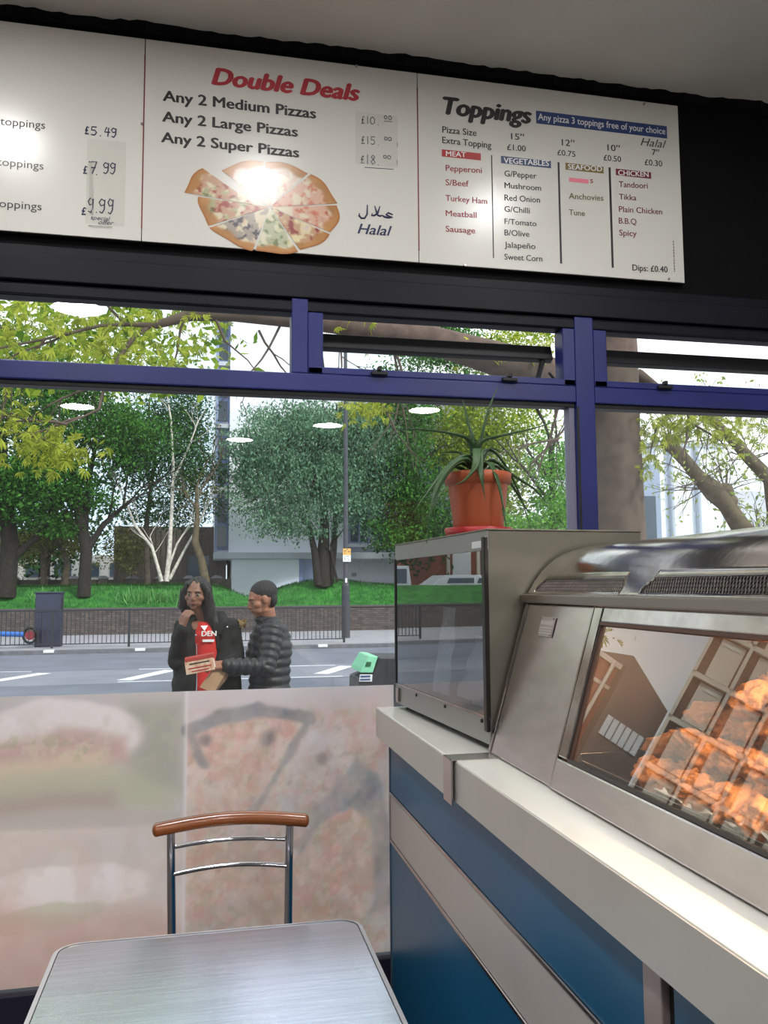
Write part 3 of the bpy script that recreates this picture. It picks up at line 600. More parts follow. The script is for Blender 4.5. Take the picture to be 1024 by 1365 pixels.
# ------------------------------------------------------------------ potted aloe on the cabinet
al = thing('potted_aloe', (.83, 2.5, 1.72), 'spiky green aloe in a terracotta pot on top of the cabinet', 'plant')
pcx, pcy = .838, 2.5
MB().lathe([(0, 1.7205), (.098, 1.7205), (.108, 1.750), (.104, 1.752), (.094, 1.727), (0, 1.727)], (pcx, pcy, 0), 40).build('saucer', saucer_m, al)
MB().lathe([(0, 1.729), (.072, 1.729), (.076, 1.735), (.0935, 1.885), (.0935, 1.889), (.103, 1.890), (.106, 1.922), (.102, 1.925), (.098, 1.921), (.094, 1.905), (0, 1.905)], (pcx, pcy, 0), 48).build('pot', pot_m, al)
MB().ball((pcx, pcy, 1.900), (.094, .094, .014), 20).build('soil', soil_m, al)
aloe_m = mat('aloe_green', (48, 78, 42), .45, rgb2=(74, 104, 66), scale=7, spec=.5)
def aloe_leaf(pts, w):
    P3 = [Vector(p) for p in pts]; n = 18; cv = []
    for i in range(n+1):                      # catmull-rom through the control points
        t = i/n*(len(P3)-1); k = min(int(t), len(P3)-2); f = t-k
        p0, p1, p2, p3 = P3[max(k-1, 0)], P3[k], P3[k+1], P3[min(k+2, len(P3)-1)]
        cv.append(.5*((2*p1)+(p2-p0)*f+(2*p0-5*p1+4*p2-p3)*f*f+(3*p1-p0-3*p2+p3)*f**3))
    b = MB(); vs = []; m = 10; c0 = Vector((pcx, pcy, 1.93))
    for i, p in enumerate(cv):
        d = (cv[min(i+1, n)]-cv[max(i-1, 0)]).normalized(); out = Vector((p.x-pcx, p.y-pcy, 0)); s = d.cross(Vector((0, 0, 1)))
        s = s.normalized() if s.length > .15 else Vector((1, 0, 0)); nn = s.cross(d).normalized()
        ww = w*(1-(i/n)**1.7)*(.75+.25*min(1, i/3))+.0012
        for k in range(m):
            a = 2*PI*k/m; x, y = math.cos(a), math.sin(a)
            vs.append(p+s*ww*x+nn*(ww*(.42*y+.32*x*x)))
    b.add(vs, [(i*m+k, i*m+(k+1) % m, (i+1)*m+(k+1) % m, (i+1)*m+k) for i in range(n) for k in range(m)], 0, True)
    b.add(vs[:m], [tuple(range(m))]); b.add(vs[-m:], [tuple(range(m))])
    # little teeth along both edges
    for i in range(2, n-1):
        for k in (0, m//2):
            q = vs[i*m+k]; d = (q-cv[i]).normalized(); t = (cv[i+1]-cv[i]).normalized(); b.add([q-t*.002, q+t*.002, q+d*.004+t*.002, q+Vector((0, 0, .001))], [(0, 1, 2), (1, 3, 2), (3, 0, 2)])
    b.build('leaf', aloe_m, al)
aloe_leaf([(0.831, 2.5, 1.924), (0.85, 2.5, 2.025), (0.876, 2.49, 2.133), (0.907, 2.48, 2.207)], .013)
aloe_leaf([(0.832, 2.51, 1.925), (0.83, 2.52, 2.033), (0.814, 2.53, 2.112), (0.805, 2.54, 2.17)], .012)
aloe_leaf([(0.826, 2.5, 1.924), (0.809, 2.48, 2.021), (0.737, 2.46, 2.043), (0.641, 2.46, 2.052), (0.56, 2.46, 2.049)], .011)
aloe_leaf([(0.836, 2.5, 1.924), (0.838, 2.47, 2.015), (0.909, 2.46, 2.042), (1.013, 2.48, 2.07), (1.12, 2.5, 2.107)], .012)
aloe_leaf([(0.818, 2.49, 1.927), (0.789, 2.46, 1.974), (0.714, 2.42, 1.929), (0.656, 2.4, 1.861), (0.602, 2.4, 1.791)], .012)
aloe_leaf([(0.82, 2.48, 1.926), (0.767, 2.42, 1.958), (0.693, 2.38, 1.905), (0.651, 2.36, 1.821), (0.632, 2.36, 1.697)], .012)
aloe_leaf([(0.835, 2.52, 1.932), (0.771, 2.48, 1.953), (0.695, 2.42, 1.88), (0.664, 2.4, 1.78), (0.696, 2.4, 1.722)], .009)
aloe_leaf([(0.83, 2.48, 1.931), (0.817, 2.44, 1.991), (0.795, 2.39, 1.931), (0.758, 2.38, 1.888), (0.727, 2.38, 1.874)], .014)
aloe_leaf([(0.838, 2.49, 1.932), (0.821, 2.43, 1.984), (0.811, 2.39, 1.909), (0.821, 2.38, 1.828)], .014)
aloe_leaf([(0.843, 2.49, 1.932), (0.849, 2.42, 1.946), (0.866, 2.39, 1.88), (0.877, 2.38, 1.808), (0.886, 2.38, 1.745)], .011)
aloe_leaf([(0.848, 2.52, 1.932), (0.884, 2.52, 2.005), (0.927, 2.5, 1.96), (0.972, 2.49, 1.863), (1.005, 2.49, 1.763)], .011)
aloe_leaf([(0.849, 2.51, 1.926), (0.883, 2.49, 1.967), (0.945, 2.47, 1.918), (1.01, 2.46, 1.875), (1.054, 2.46, 1.828)], .012)
aloe_leaf([(0.86, 2.54, 1.93), (0.92, 2.55, 1.957), (0.975, 2.55, 1.89), (1.015, 2.55, 1.826), (1.032, 2.55, 1.807)], .009)
aloe_leaf([(0.834, 2.54, 1.929), (0.806, 2.56, 1.995), (0.774, 2.57, 2.003), (0.742, 2.58, 2.001)], .009)
aloe_leaf([(0.823, 2.52, 1.927), (0.763, 2.52, 1.949), (0.728, 2.5, 1.912), (0.699, 2.48, 1.872)], .010)
aloe_leaf([(0.848, 2.55, 1.931), (0.874, 2.58, 2), (0.924, 2.61, 2.026), (0.961, 2.62, 2.014)], .009)

# ------------------------------------------------------------------ heated merchandiser
me_ = thing('heated_display_case', (.95, 1.2, 1.15), 'steel heated display case with sloping glass and curved hood full of fried chicken', 'display case')
def S(y, z, off=0.): return Vector((.705+.3*(z-1.152)-off*.958, y, z+off*.287))
def slab(y0, y1, z0, z1, o0, o1):
    b = MB(); v = [S(y, z, o) for z in (z0, z1) for y in (y0, y1) for o in (o0, o1)]
    return b.add(v, [(0, 1, 3, 2), (4, 6, 7, 5), (0, 4, 5, 1), (2, 3, 7, 6), (0, 2, 6, 4), (1, 5, 7, 3)])
YE = -.3
slab(1.668, 2.052, 1.154, 1.526, -.02, .0).build('end_panel', steel, me_, bevel=.003)
slab(2.040, 2.056, 1.154, 1.526, -.01, .003).build('panel_edge', steel_bright, me_, bevel=.002)
slab(1.664, 1.672, 1.154, 1.526, -.01, .002).build('panel_edge', steel_bright, me_, bevel=.001)
slab(YE, 1.660, 1.153, 1.214, -.012, .006).build('lower_panel', steel, me_, bevel=.004)
slab(1.618, 1.660, 1.217, 1.526, -.012, .004).build('glass_stile', steel_bright, me_, bevel=.004)
slab(YE, 1.618, 1.494, 1.534, -.012, .003).build('top_rail', steel_bright, me_, bevel=.003)
slab(1.606, 1.618, 1.217, 1.494, -.014, -.002).build('glass_seal', mat('brown_seal', (86, 58, 48), .5), me_)
slab(YE, 1.618, 1.488, 1.494, -.010, .004).build('glass_seal', mat('brown_seal', (86, 58, 48), .5), me_)
slab(YE, 1.618, 1.2145, 1.221, -.010, .002).build('bottom_seal', mat('dark_grey_seal', (64, 58, 56), .4), me_)
slab(YE, 1.606, 1.222, 1.488, -.008, -.004).build('sloping_glass', case_glass, me_)
MB().box(.803, .85, YE, 2.064, 1.5275, 1.5495).build('hood_lip', mat('satin_lip_steel', (160, 152, 146), .38, 1.), me_, bevel=.003)
b = MB(); b.prism([(.712, 1.153), (1.28, 1.153), (1.28, 1.527), (.825, 1.527)], .006, f=lambda a, c, h: (a, 2.046+h, c)); b.build('end_wall', steel_dull, me_)
b = MB(); b.prism([(.712, 1.153), (1.28, 1.153), (1.28, 1.527), (.825, 1.527)], .006, f=lambda a, c, h: (a, 1.665+h, c)); b.build('inner_wall', mat('warm_inner_steel', (96, 78, 66), .5, .3), me_)
MB().box(1.272, 1.28, YE, 2.05, 1.153, 1.60).build('back_wall', mat('warm_inner_steel', (96, 78, 66), .5, .3), me_)
MB().box(.83, 1.27, YE, 1.66, 1.528, 1.534).build('inner_top', steel_dull, me_)
MB().box(.726, 1.27, YE, 1.66, 1.156, 1.205).build('heated_base', steel_dull, me_)
# hood: a curved sheet with two vent openings
prof = [(.818, 1.549), (.8225, 1.556), (.827, 1.5635), (.832, 1.571), (.837, 1.5785), (.8425, 1.586), (.855, 1.602), (.872, 1.620), (.893, 1.637), (.925, 1.655), (.965, 1.668), (1.01, 1.677), (1.06, 1.683), (1.11, 1.684), (1.16, 1.685), (1.24, 1.684), (1.28, 1.66), (1.28, 1.60)]
ys = list(np.linspace(2.058, YE, 470)); b = MB(); n = len(prof)
b.add([(x, y, z) for y in ys for x, z in prof], [])
SL = ((1.565, 2.02), (.95, 1.488), (.2, .87))
def hole(y, z):
    if z < 1.5535 or z > 1.585: return False
    for a, c in SL:
        k = (z-1.5535)/.0315; ins = .022*k*k
        if a+ins*.5 < y < c-ins*1.6: return True
    return False
fs = []
for i in range(len(ys)-1):
    for k in range(n-1):
        if not hole((ys[i]+ys[i+1])/2, (prof[k][1]+prof[k+1][1])/2): fs.append((i*n+k, i*n+k+1, (i+1)*n+k+1, (i+1)*n+k))
b.f = fs; b.mi = [0]*len(fs); b.sm = [True]*len(fs)
h = b.build('hood', steel_bright, me_); md = h.modifiers.new('t', 'SOLIDIFY'); md.thickness = .003; md.offset = -1
b = MB(); b.prism(prof, .003, f=lambda a, c, h: (a, 2.055+h, c)); b.build('hood_end', steel_dull, me_)
vb = mat('vent_dark', (16, 15, 15), .7)
MB().add([(.838, YE, 1.550), (.838, 2.05, 1.550), (.862, 2.05, 1.592), (.862, YE, 1.592)], [(0, 1, 2, 3)]).build('vent_backing', vb, me_)
b = MB(); y = .5
while y < 2.05:
    for sgn in (1, -1):
        p0 = Vector((.8235, y, 1.551)); p1 = Vector((.8465, y+sgn*.022, 1.588)); b.tube([p0, p1], .0011, 4, caps=False)
    y += .0085
b.build('vent_mesh', mat('mesh_steel', (128, 122, 118), .35, 1.), me_, kind='stuff')
# maker's plate with worn embossed lettering
A = S(1.925, 1.492, 0); slab(1.845, 1.925, 1.449, 1.495, .001, .0045).build('maker_plate', mat('worn_plate_metal', (176, 168, 166), .4, .6), me_, bevel=.001)
b = MB(); r0 = random.Random(8)
for row, (zz, hh, ww) in enumerate(((1.481, .010, .005), (1.469, .004, .003), (1.463, .003, .003), (1.457, .003, .004))):
    y = 1.917
    while y > 1.853:
        w = ww*(.5+r0.random()); v = slab(y-w, y, zz-hh/2, zz+hh/2, .0045, .0058); b.add(v.v, v.f); y -= w+.0022
b.build('embossed_lettering', mat('worn_lettering', (206, 200, 196), .4, .5), me_)
for yy, zz in ((1.920, 1.491), (1.850, 1.491), (1.920, 1.453), (1.850, 1.453)):
    MB().tube([S(yy, zz, .004), S(yy, zz, .0068)], [.0028, .0018], 8).build('rivet', steel_bright, me_)
# heat lamps
hm = bpy.data.materials.new('heat_lamp_glow'); hm.use_nodes = True; hm.node_tree.nodes.clear()
e = hm.node_tree.nodes.new('ShaderNodeEmission'); e.inputs[0].default_value = (1, .74, .46, 1); e.inputs[1].default_value = 150
eo = hm.node_tree.nodes.new('ShaderNodeOutputMaterial'); hm.node_tree.links.new(e.outputs[0], eo.inputs[0])
for x in (.93, 1.10): MB().tube([(x, -.1, 1.512), (x, 1.12, 1.512)], .010, 10).build('heat_lamp', hm, me_)
tray = MB(); tray.box(.742, 1.25, .1, 1.60, 1.206, 1.210); tray.box(.742, .748, .1, 1.60, 1.206, 1.222); tray.box(1.244, 1.25, .1, 1.60, 1.206, 1.235); tray.box(.742, 1.25, 1.594, 1.60, 1.206, 1.235)
tag(tray.build('food_tray', steel_bright, bevel=.001), 'shallow steel tray under the fried chicken in the display case', 'tray')
# crispy fried chicken
ck = bpy.data.materials.new('crispy_batter'); ck.use_nodes = True; t = ck.node_tree; bs = t.nodes['Principled BSDF']
tcn = t.nodes.new('ShaderNodeTexCoord'); n1 = t.nodes.new('ShaderNodeTexNoise'); n1.inputs['Scale'].default_value = 34; n1.inputs['Detail'].default_value = 8
rr = t.nodes.new('ShaderNodeValToRGB'); el = rr.color_ramp.elements; el[0].position = .30; el[0].color = (*lin((120, 60, 28)), 1); el[1].position = .68; el[1].color = (*lin((226, 166, 98)), 1)
q = el.new(.48); q.color = (*lin((190, 112, 56)), 1)
n2 = t.nodes.new('ShaderNodeTexNoise'); n2.inputs['Scale'].default_value = 130; n2.inputs['Detail'].default_value = 4
bp = t.nodes.new('ShaderNodeBump'); bp.inputs['Strength'].default_value = .7; bp.inputs['Distance'].default_value = .003
t.links.new(tcn.outputs['Object'], n1.inputs['Vector']); t.links.new(tcn.outputs['Object'], n2.inputs['Vector']); t.links.new(n1.outputs['Fac'], rr.inputs['Fac']); t.links.new(rr.outputs['Color'], bs.inputs['Base Color'])
t.links.new(n2.outputs['Fac'], bp.inputs['Height']); t.links.new(bp.outputs['Normal'], bs.inputs['Normal']); bs.inputs['Roughness'].default_value = .42; bs.inputs['Coat Weight'].default_value = .2
CM = []
for s in range(6):
    bm = bmesh.new(); bmesh.ops.create_icosphere(bm, subdivisions=5, radius=1); ax = ((1.35, .85, .8), (1.1, 1.0, .75), (1.6, .72, .7), (1.0, 1.1, .8), (1.5, .8, .6), (1.2, .9, .85))[s]
    for v in bm.verts:
        p = v.co.copy(); d = 1+.30*mn.noise(p*1.3+Vector((s*9, 0, 0)))+.20*mn.noise(p*3.1+Vector((0, s*7, 0)))+.10*abs(mn.noise(p*7+Vector((s, 3, 1))))+.07*abs(mn.noise(p*13+Vector((s, 8, 2))))+.04*mn.noise(p*26)
        if s == 2: d *= 1-.35*max(0, p.x)        # drumstick narrows to the bone
        v.co = Vector((p.x*ax[0]*d, p.y*ax[1]*d, p.z*ax[2]*d))
    me = bpy.data.meshes.new('chicken_piece'); bm.to_mesh(me); bm.free(); me.materials.append(ck)
    me.polygons.foreach_set('use_smooth', [True]*len(me.polygons)); CM.append(me)
ORD = ['first', 'second', 'third', 'fourth', 'fifth', 'sixth', 'seventh', 'eighth', 'ninth', 'tenth', 'eleventh', 'twelfth']
r0 = random.Random(21)
for ix, x in enumerate((.790, .852, .914, .976, 1.038, 1.10, 1.162)):
    for iy in range(9):
        y = 1.455-.062*iy+(ix % 2)*.02
        top = 1.232+min(.15, .045+.30*ix*.062+.22*max(0, 1.44-y)) if iy else 1.235
        if ix == 0: top = 1.238
        if ix == 1: top = min(top, 1.275)
        if ix < 2 and iy == 0: continue
        nl = max(1, int(round((top-1.232)/.046))+1)
        for l in range(max(0, nl-2), nl):
            s = .031+.007*r0.random(); o = bpy.data.objects.new('chicken_piece', CM[r0.randrange(6)]); COL.objects.link(o)
            o.location = (x+r0.uniform(-.008, .008), y+r0.uniform(-.012, .012), 1.234+l*.046+r0.uniform(-.003, .003)); o.scale = (s,)*3
            o.rotation_euler = (r0.uniform(-.5, .5), r0.uniform(-.5, .5), r0.uniform(0, 6.28))
            rowl = 'row against the glass' if ix == 0 else ORD[ix]+' row back from glass'
            lay = 'on top' if l == nl-1 and nl > 1 else ('under others' if nl > 1 else 'on tray')
            tag(o, 'crispy fried chicken piece, %s, %s from window end, %s' % (rowl, ORD[iy], lay), 'fried chicken', 'fried chicken heap in the display case')
def crumple(name, pts_c, w, h, m, lab, cat, seed, amp=.012):
    n = 16; b = MB(); vs = []; cx, cy, cz = pts_c
    for j in range(n):
        for i in range(n):
            a, d = i/(n-1)-.5, j/(n-1)-.5; vs.append((cx+w*a, cy+h*d, cz+amp*(abs(mn.noise(Vector((a*9+seed, d*9, 1))))*2+mn.noise(Vector((a*22, d*22, seed))))+.02*max(0, abs(a)*2-.6)))
    b.add(vs, [(j*n+i, j*n+i+1, (j+1)*n+i+1, (j+1)*n+i) for j in range(n-1) for i in range(n-1)]); o = b.build(name, m); md = o.modifiers.new('t', 'SOLIDIFY'); md.thickness = .0008
    return tag(o, lab, cat)
crumple('greaseproof_paper', (.785, 1.18, 1.214), .07, .30, mat('shiny_white_paper', (240, 232, 220), .15), 'crumpled shiny white paper between fried chicken and the front glass', 'paper', 4)

# ------------------------------------------------------------------ table and chair
tb = thing('cafe_table', (.03, 1.80, 0), 'square brushed aluminium cafe table with ribbed rim', 'table')
def rrect(x0, x1, y0, y1, r, n=8):
    out = []
    for cx, cy, a0 in ((x1-r, y1-r, 0), (x0+r, y1-r, 90), (x0+r, y0+r, 180), (x1-r, y0+r, 270)):
        for k in range(n+1): a = math.radians(a0+90*k/n); out.append((cx+r*math.cos(a), cy+r*math.sin(a)))
    return out
TX0, TX1, TY0, TY1 = -.328, .386, 1.43, 2.142
MB().prism(rrect(TX0+.012, TX1-.012, TY0+.012, TY1-.012, .045), .024, f=lambda a, c, h: (a, c, .7235+h)).build('table_top', alu, tb)
o_, i_ = rrect(TX0, TX1, TY0, TY1, .055), rrect(TX0+.0105, TX1-.0105, TY0+.0105, TY1-.0105, .046); n = len(o_); b = MB()
vs = [(x, y, z) for (pl, z) in ((o_, .718), (o_, .746), (i_, .7505), (i_, .7476)) for x, y in pl]
b.add(vs, [(k*n+i, k*n+(i+1) % n, (k+1)*n+(i+1) % n, (k+1)*n+i) for k in range(3) for i in range(n)], 0, False); b.build('rim', alu_rim, tb)
b = MB(); pl = rrect(TX0+.0095, TX1-.0095, TY0+.0095, TY1-.0095, .047); pm = rrect(TX0+.0122, TX1-.0122, TY0+.0122, TY1-.0122, .0448)
b.add([(x, y, .7478) for x, y in pl]+[(x, y, .7478) for x, y in pm], [(i, (i+1) % n, n+(i+1) % n, n+i) for i in range(n)]); b.build('rim_groove', blackm, tb)
MB().tube([(.03, 1.79, .04), (.03, 1.79, .72)], .028, 20).build('pedestal', chrome, tb)
MB().prism(rrect(-.17, .23, 1.59, 1.99, .04), .03, f=lambda a, c, h: (a, c, .012+h)).build('base', mat('cast_grey_base', (110, 110, 114), .45, .8), tb)
for x in (-.14, .20):
    for y in (1.62, 1.96): MB().cyl(x, y, 0, .013, .016, n=12).build('foot', blackm, tb)
ch = thing('bistro_chair', (.085, 2.33, 0), 'chrome bistro chair with curved red wooden top rail against the film', 'chair')
def arcp(x0, x1, y, z, dz, dy, n=14): return [(x0+(x1-x0)*i/n, y+dy*math.sin(PI*i/n), z+dz*math.sin(PI*i/n)) for i in range(n+1)]
top = arcp(-.128, .298, 2.535, .885, .012, .028, 20)
b = MB(); b.tube(top, .0195, 16, flat=1.0); b.build('top_rail', wood_m, ch)
for e_, d in ((top[0], -1), (top[-1], 1)): MB().ball((e_[0]-d*.001, e_[1], e_[2]), (.013, .0196, .0196), 16).build('rail_end', wood_m, ch)
for s, xt, xb in ((-1, -.088, -.072), (1, .252, .240)):
    MB().tube([(xt, 2.54, .872), (xt+.003*s*-1, 2.535, .76), ((xt+xb)/2, 2.515, .60), (xb, 2.49, .46), (xb-.01*s*-1, 2.50, .2), (xb+.02*s, 2.54, .008)], .0125, 14).build('back_leg', chrome, ch)
    MB().tube([(xb+.012*s, 2.14, .008), (xb, 2.15, .22), (xb-.004*s, 2.16, .43), (xb-.004*s, 2.20, .445), (xb-.004*s, 2.48, .445)], .0115, 12).build('front_leg', chrome, ch)
MB().tube(arcp(-.084, .249, 2.54, .832, .006, .022), .0065, 10).build('back_bar', chrome, ch)
MB().tube(arcp(-.080, .246, 2.53, .760, .008, .022), .0065, 10).build('back_bar', chrome, ch)
MB().tube([(-.068, 2.16, .20), (.236, 2.16, .20)], .007, 8).build('stretcher', chrome, ch)
b = MB(); b.lathe([(0, .455), (.16, .455), (.182, .462), (.188, .475), (.18, .490), (.15, .498), (0, .500)], (0, 0, 0), 32); b.v = [(.084+x*.98, 2.315+y*.95, z) for x, y, z in b.v]
b.build('seat', mat('dark_vinyl_seat', (52, 44, 44), .4), ch)

# ------------------------------------------------------------------ the street
MB().box(-45, 45, 3.06, 11.4, -.25, -.05).build('near_pavement', paving, kind='structure')
MB().box(-45, 45, 11.4, 11.55, -.25, -.045).build('near_kerb', kerb_m, kind='structure')
MB().box(-70, 70, 11.55, 23.0, -.3, -.10).build('road', asphalt, kind='structure')
MB().box(-70, 70, 15.7, 18.25, -.105, -.0985).build('hatched_median', asphalt2, kind='structure')
b = MB()
def stripe(p, q, w):
    p, q = Vector(p), Vector(q); d = (q-p).normalized(); s = Vector((-d.y, d.x, 0))*w/2
    MB().add([p-s+Vector((0, 0, .004)), p+s+Vector((0, 0, .004)), q+s+Vector((0, 0, .004)), q-s+Vector((0, 0, .004))], [(0, 1, 2, 3)]).build('road_line', line_m, kind='structure')
for p, q, w in (((-1.331, 18.266, -0.1), (2.762, 18.047, -0.1), .10), ((-1.518, 15.894, -0.1), (2.559, 15.787, -0.1), .10), ((-1.439, 16.161, -0.1), (-0.666, 17.882, -0.1), .3), ((2.216, 16.307, -0.1), (2.962, 17.776, -0.1), .3),
                ((-4.911, 18.48, -0.1), (-3.445, 18.379, -0.1), .10), ((-3.777, 16.613, -0.1), (-3.11, 17.945, -0.1), .3), ((4.047, 15.724, -0.1), (6.179, 15.717, -0.1), .10), ((3.967, 18.03, -0.1), (6.02, 18.008, -0.1), .10)):
    stripe(p, q, w)
MB().box(-70, 70, 23.0, 23.35, -.25, .0).build('far_kerb', kerb_m, kind='structure')
MB().box(-70, 70, 23.35, 30.5, -.25, -.004).build('far_pavement', paving, kind='structure')
for p in ((-3.915, 22.711, 0), (-1.654, 22.821, 0), (3.179, 23.086, 0)):
    o = MB().box(p[0]-.13, p[0]+.13, 22.985, 23.12, -.06, .012).build('kerb_marker', line_m, bevel=.01, kind='structure')
# low brick wall and grass bank
bw = bpy.data.materials.new('dark_garden_brick'); bw.use_nodes = True; t = bw.node_tree; bs = t.nodes['Principled BSDF']; bt = t.nodes.new('ShaderNodeTexBrick'); tcn = t.nodes.new('ShaderNodeTexCoord'); mp = t.nodes.new('ShaderNodeMapping')
mp.inputs['Rotation'].default_value = (PI/2, 0, 0); bt.inputs['Color1'].default_value = (*lin((74, 66, 66)), 1); bt.inputs['Color2'].default_value = (*lin((100, 88, 84)), 1); bt.inputs['Mortar'].default_value = (*lin((58, 54, 54)), 1)
bt.inputs['Scale'].default_value = 1; bt.inputs['Brick Width'].default_value = .225; bt.inputs['Row Height'].default_value = .075; bt.inputs['Mortar Size'].default_value = .008
t.links.new(tcn.outputs['Object'], mp.inputs['Vector']); t.links.new(mp.outputs['Vector'], bt.inputs['Vector']); t.links.new(bt.outputs['Color'], bs.inputs['Base Color']); bs.inputs['Roughness'].default_value = .9
gw = MB().box(-50, 60, 30.5, 30.75, -.1, .86).build('garden_wall', bw, kind='structure')
MB().box(-50, 60, 30.46, 30.79, .86, .915).build('wall_coping', mat('dark_coping', (84, 80, 80), .9), gw)
def bank_h(x, y):
    t = min(1, max(0, (y-30.7)/2.6)); base = .86+.78*t*t*(3-2*t)
    m = math.exp(-((x-4.9)/1.5)**2)*.22+math.exp(-((x+1)/6)**2)*.05-math.exp(-((x-1.9)/.95)**2)*.60*t
    return base+m*t+.03*mn.noise(Vector((x*.7, y*.7, 0)))
NXg, NYg = 260, 22; xs = np.linspace(-30, 40, NXg); ysb = np.linspace(30.72, 35.9, NYg); b = MB()
b.add([(x, y, bank_h(x, y)) for y in ysb for x in xs], [(j*NXg+i, j*NXg+i+1, (j+1)*NXg+i+1, (j+1)*NXg+i) for j in range(NYg-1) for i in range(NXg-1)], 0, True)
b.build('grass_bank', grass_m, kind='structure')
MB().box(-90, 90, 35.9, 120, -.2, .75).build('far_ground', mat('far_ground_earth', (120, 118, 112), .9), kind='structure')
# grass blades and daffodil tufts on the bank
def leaves_mesh(name, C, N, size, m, parent=None, shape='rhomb', lab=None, up=0., seed=0, hang=0.):
    g = np.random.default_rng(seed); k = len(C); a = g.normal(size=(k, 3)); a[:, 2] = a[:, 2]*(1-hang)-hang*2+up*3; a /= np.linalg.norm(a, axis=1)[:, None]
    bvec = g.normal(size=(k, 3)); bvec -= a*(a*bvec).sum(1)[:, None]; bvec /= np.linalg.norm(bvec, axis=1)[:, None]
    s = size*(.6+.8*g.random(k))[:, None]
    if shape == 'rhomb':
        V = np.stack([C-a*s*.5, C+bvec*s*.24, C+a*s*.5, C-bvec*s*.24], 1); F = np.arange(k*4).reshape(-1, 4)
    elif shape == 'blade':
        V = np.stack([C-bvec*s*.06, C+a*s*.5+bvec*s*.05, C+a*s, C+a*s*.5-bvec*s*.05], 1); F = np.arange(k*4).reshape(-1, 4)
    else:                                     # palmate leaf of six blades
        Vs = []
        for t in (-1.25, -.75, -.25, .25, .75, 1.25):
            d = a*math.cos(t)+bvec*math.sin(t); e = np.cross(a, bvec); q = -a*math.sin(t)+bvec*math.cos(t); ln = s*(1-.18*abs(t)); dr = -np.array([0, 0, .25])*s
            Vs.append(np.stack([C, C+d*ln*.55+q*s*.10+dr*.3, C+d*ln+dr, C+d*ln*.55-q*s*.10+dr*.3], 1))
        V = np.concatenate(Vs, 1); F = np.arange(k*24).reshape(-1, 4)
    me = bpy.data.meshes.new(name); V = V.reshape(-1, 3); me.vertices.add(len(V)); me.vertices.foreach_set('co', V.ravel()); me.loops.add(F.size); me.loops.foreach_set('vertex_index', F.ravel())
    me.polygons.add(len(F)); me.polygons.foreach_set('loop_start', np.arange(0, F.size, 4)); me.update(calc_edges=True); me.materials.append(m)
    o = bpy.data.objects.new(name, me); COL.objects.link(o); o['kind'] = 'stuff'
    if parent: link_child(o, parent)
    if lab: o['label'] = lab
    return o
g = np.random.default_rng(4); P = np.stack([g.uniform(-9, 11, 16000), 30.9+3.4*g.random(16000), np.zeros(16000)], 1); P[:, 2] = [bank_h(x, y)-.01 for x, y, _ in P]
gb = leaves_mesh('grass_blades', P, 0, .11, leaf_mat('grass_blade', (28, 80, 32), (66, 128, 52)), None, 'blade', None, 1.2, 1); tag(gb, 'short green grass blades covering the bank behind the wall', 'grass')
daf = leaf_mat('daffodil_leaf', (70, 140, 70), (140, 190, 120))
for i, px_ in enumerate((-5.6, -2.35, -1.75, -.75, -.55)):
    n = 260 if i in (1, 2) else 140; y = 31.7; w = .35 if i in (1, 2) else .22
    P = np.stack([g.normal(px_, w, n), g.normal(y, .2, n), np.zeros(n)], 1); P[:, 2] = [bank_h(x, yy)-.02 for x, yy, _ in P]
    tag(leaves_mesh('daffodil_clump', P, 0, .34, daf, None, 'blade', None, .8, 7+i), ('pale leafy clump on the grass at far left', 'wide clump of pale green leaves right of the street cabinet', 'leafy clump on the bank left of the woman', 'small leafy clump just beside the woman\'s hair', 'small leafy clump behind the woman\'s head')[i], 'plants')
# railing
for i, x0 in enumerate((-7.96, -5.98, -4.0, -2.02, -.04, 1.94)):
    x1 = min(x0+1.98, 3.92); Y = 23.95
    r = thing('railing', (x0, Y, 0), 'black street railing bay, %s' % ('off to the left of the bays with the cabinet', 'leftmost in view beside the blue bicycle', 'in front of the street cabinet', 'left of the woman', 'behind the woman and the youth', 'between the youth and the lamp post')[i], 'railing', 'railing bays along the far kerb')
    MB().box(x0-.03, x0+.03, Y-.03, Y+.03, -.01, 1.03).build('post', rail_m, r, bevel=.005)
    MB().box(x0+.03, x1-.03, Y-.02, Y+.02, .985, 1.02).build('top_rail', rail_m, r); MB().box(x0+.03, x1-.03, Y-.015, Y+.015, .09, .115).build('bottom_rail', rail_m, r)
    b = MB(); x = x0+.13
    while x < x1-.05: b.box(x-.009, x+.009, Y-.009, Y+.009, .115, .985); x += .115
    b.build('balusters', rail_m, r, kind='stuff')
MB().box(3.89, 3.95, 23.92, 23.98, -.01, 1.03).build('post', rail_m, r)
# street cabinet
sc = thing('street_cabinet', (-4.15, 24.6, 0), 'dark blue-grey metal utility cabinet behind the railing', 'cabinet'); sm = mat('dark_blue_cabinet', (52, 54, 76), .55, var=.08)
MB().box(-4.55, -3.88, 24.5, 24.95, 0, 1.46).build('cabinet_body', sm, sc, bevel=.01)
MB().box(-4.58, -3.85, 24.46, 24.99, 1.46, 1.50).build('cabinet_roof', sm, sc, bevel=.01)
MB().box(-4.53, -3.90, 24.485, 24.5, .95, 1.44).build('upper_door', sm, sc, bevel=.004)
for k in range(4): MB().box(-4.53+.158*k, -4.53+.158*k+.15, 24.485, 24.5, .06, .93).build('lower_panel', sm, sc, bevel=.004)
MB().box(-3.87, -3.83, 24.55, 24.60, .95, 1.35).build('hinge_strip', rail_m, sc)
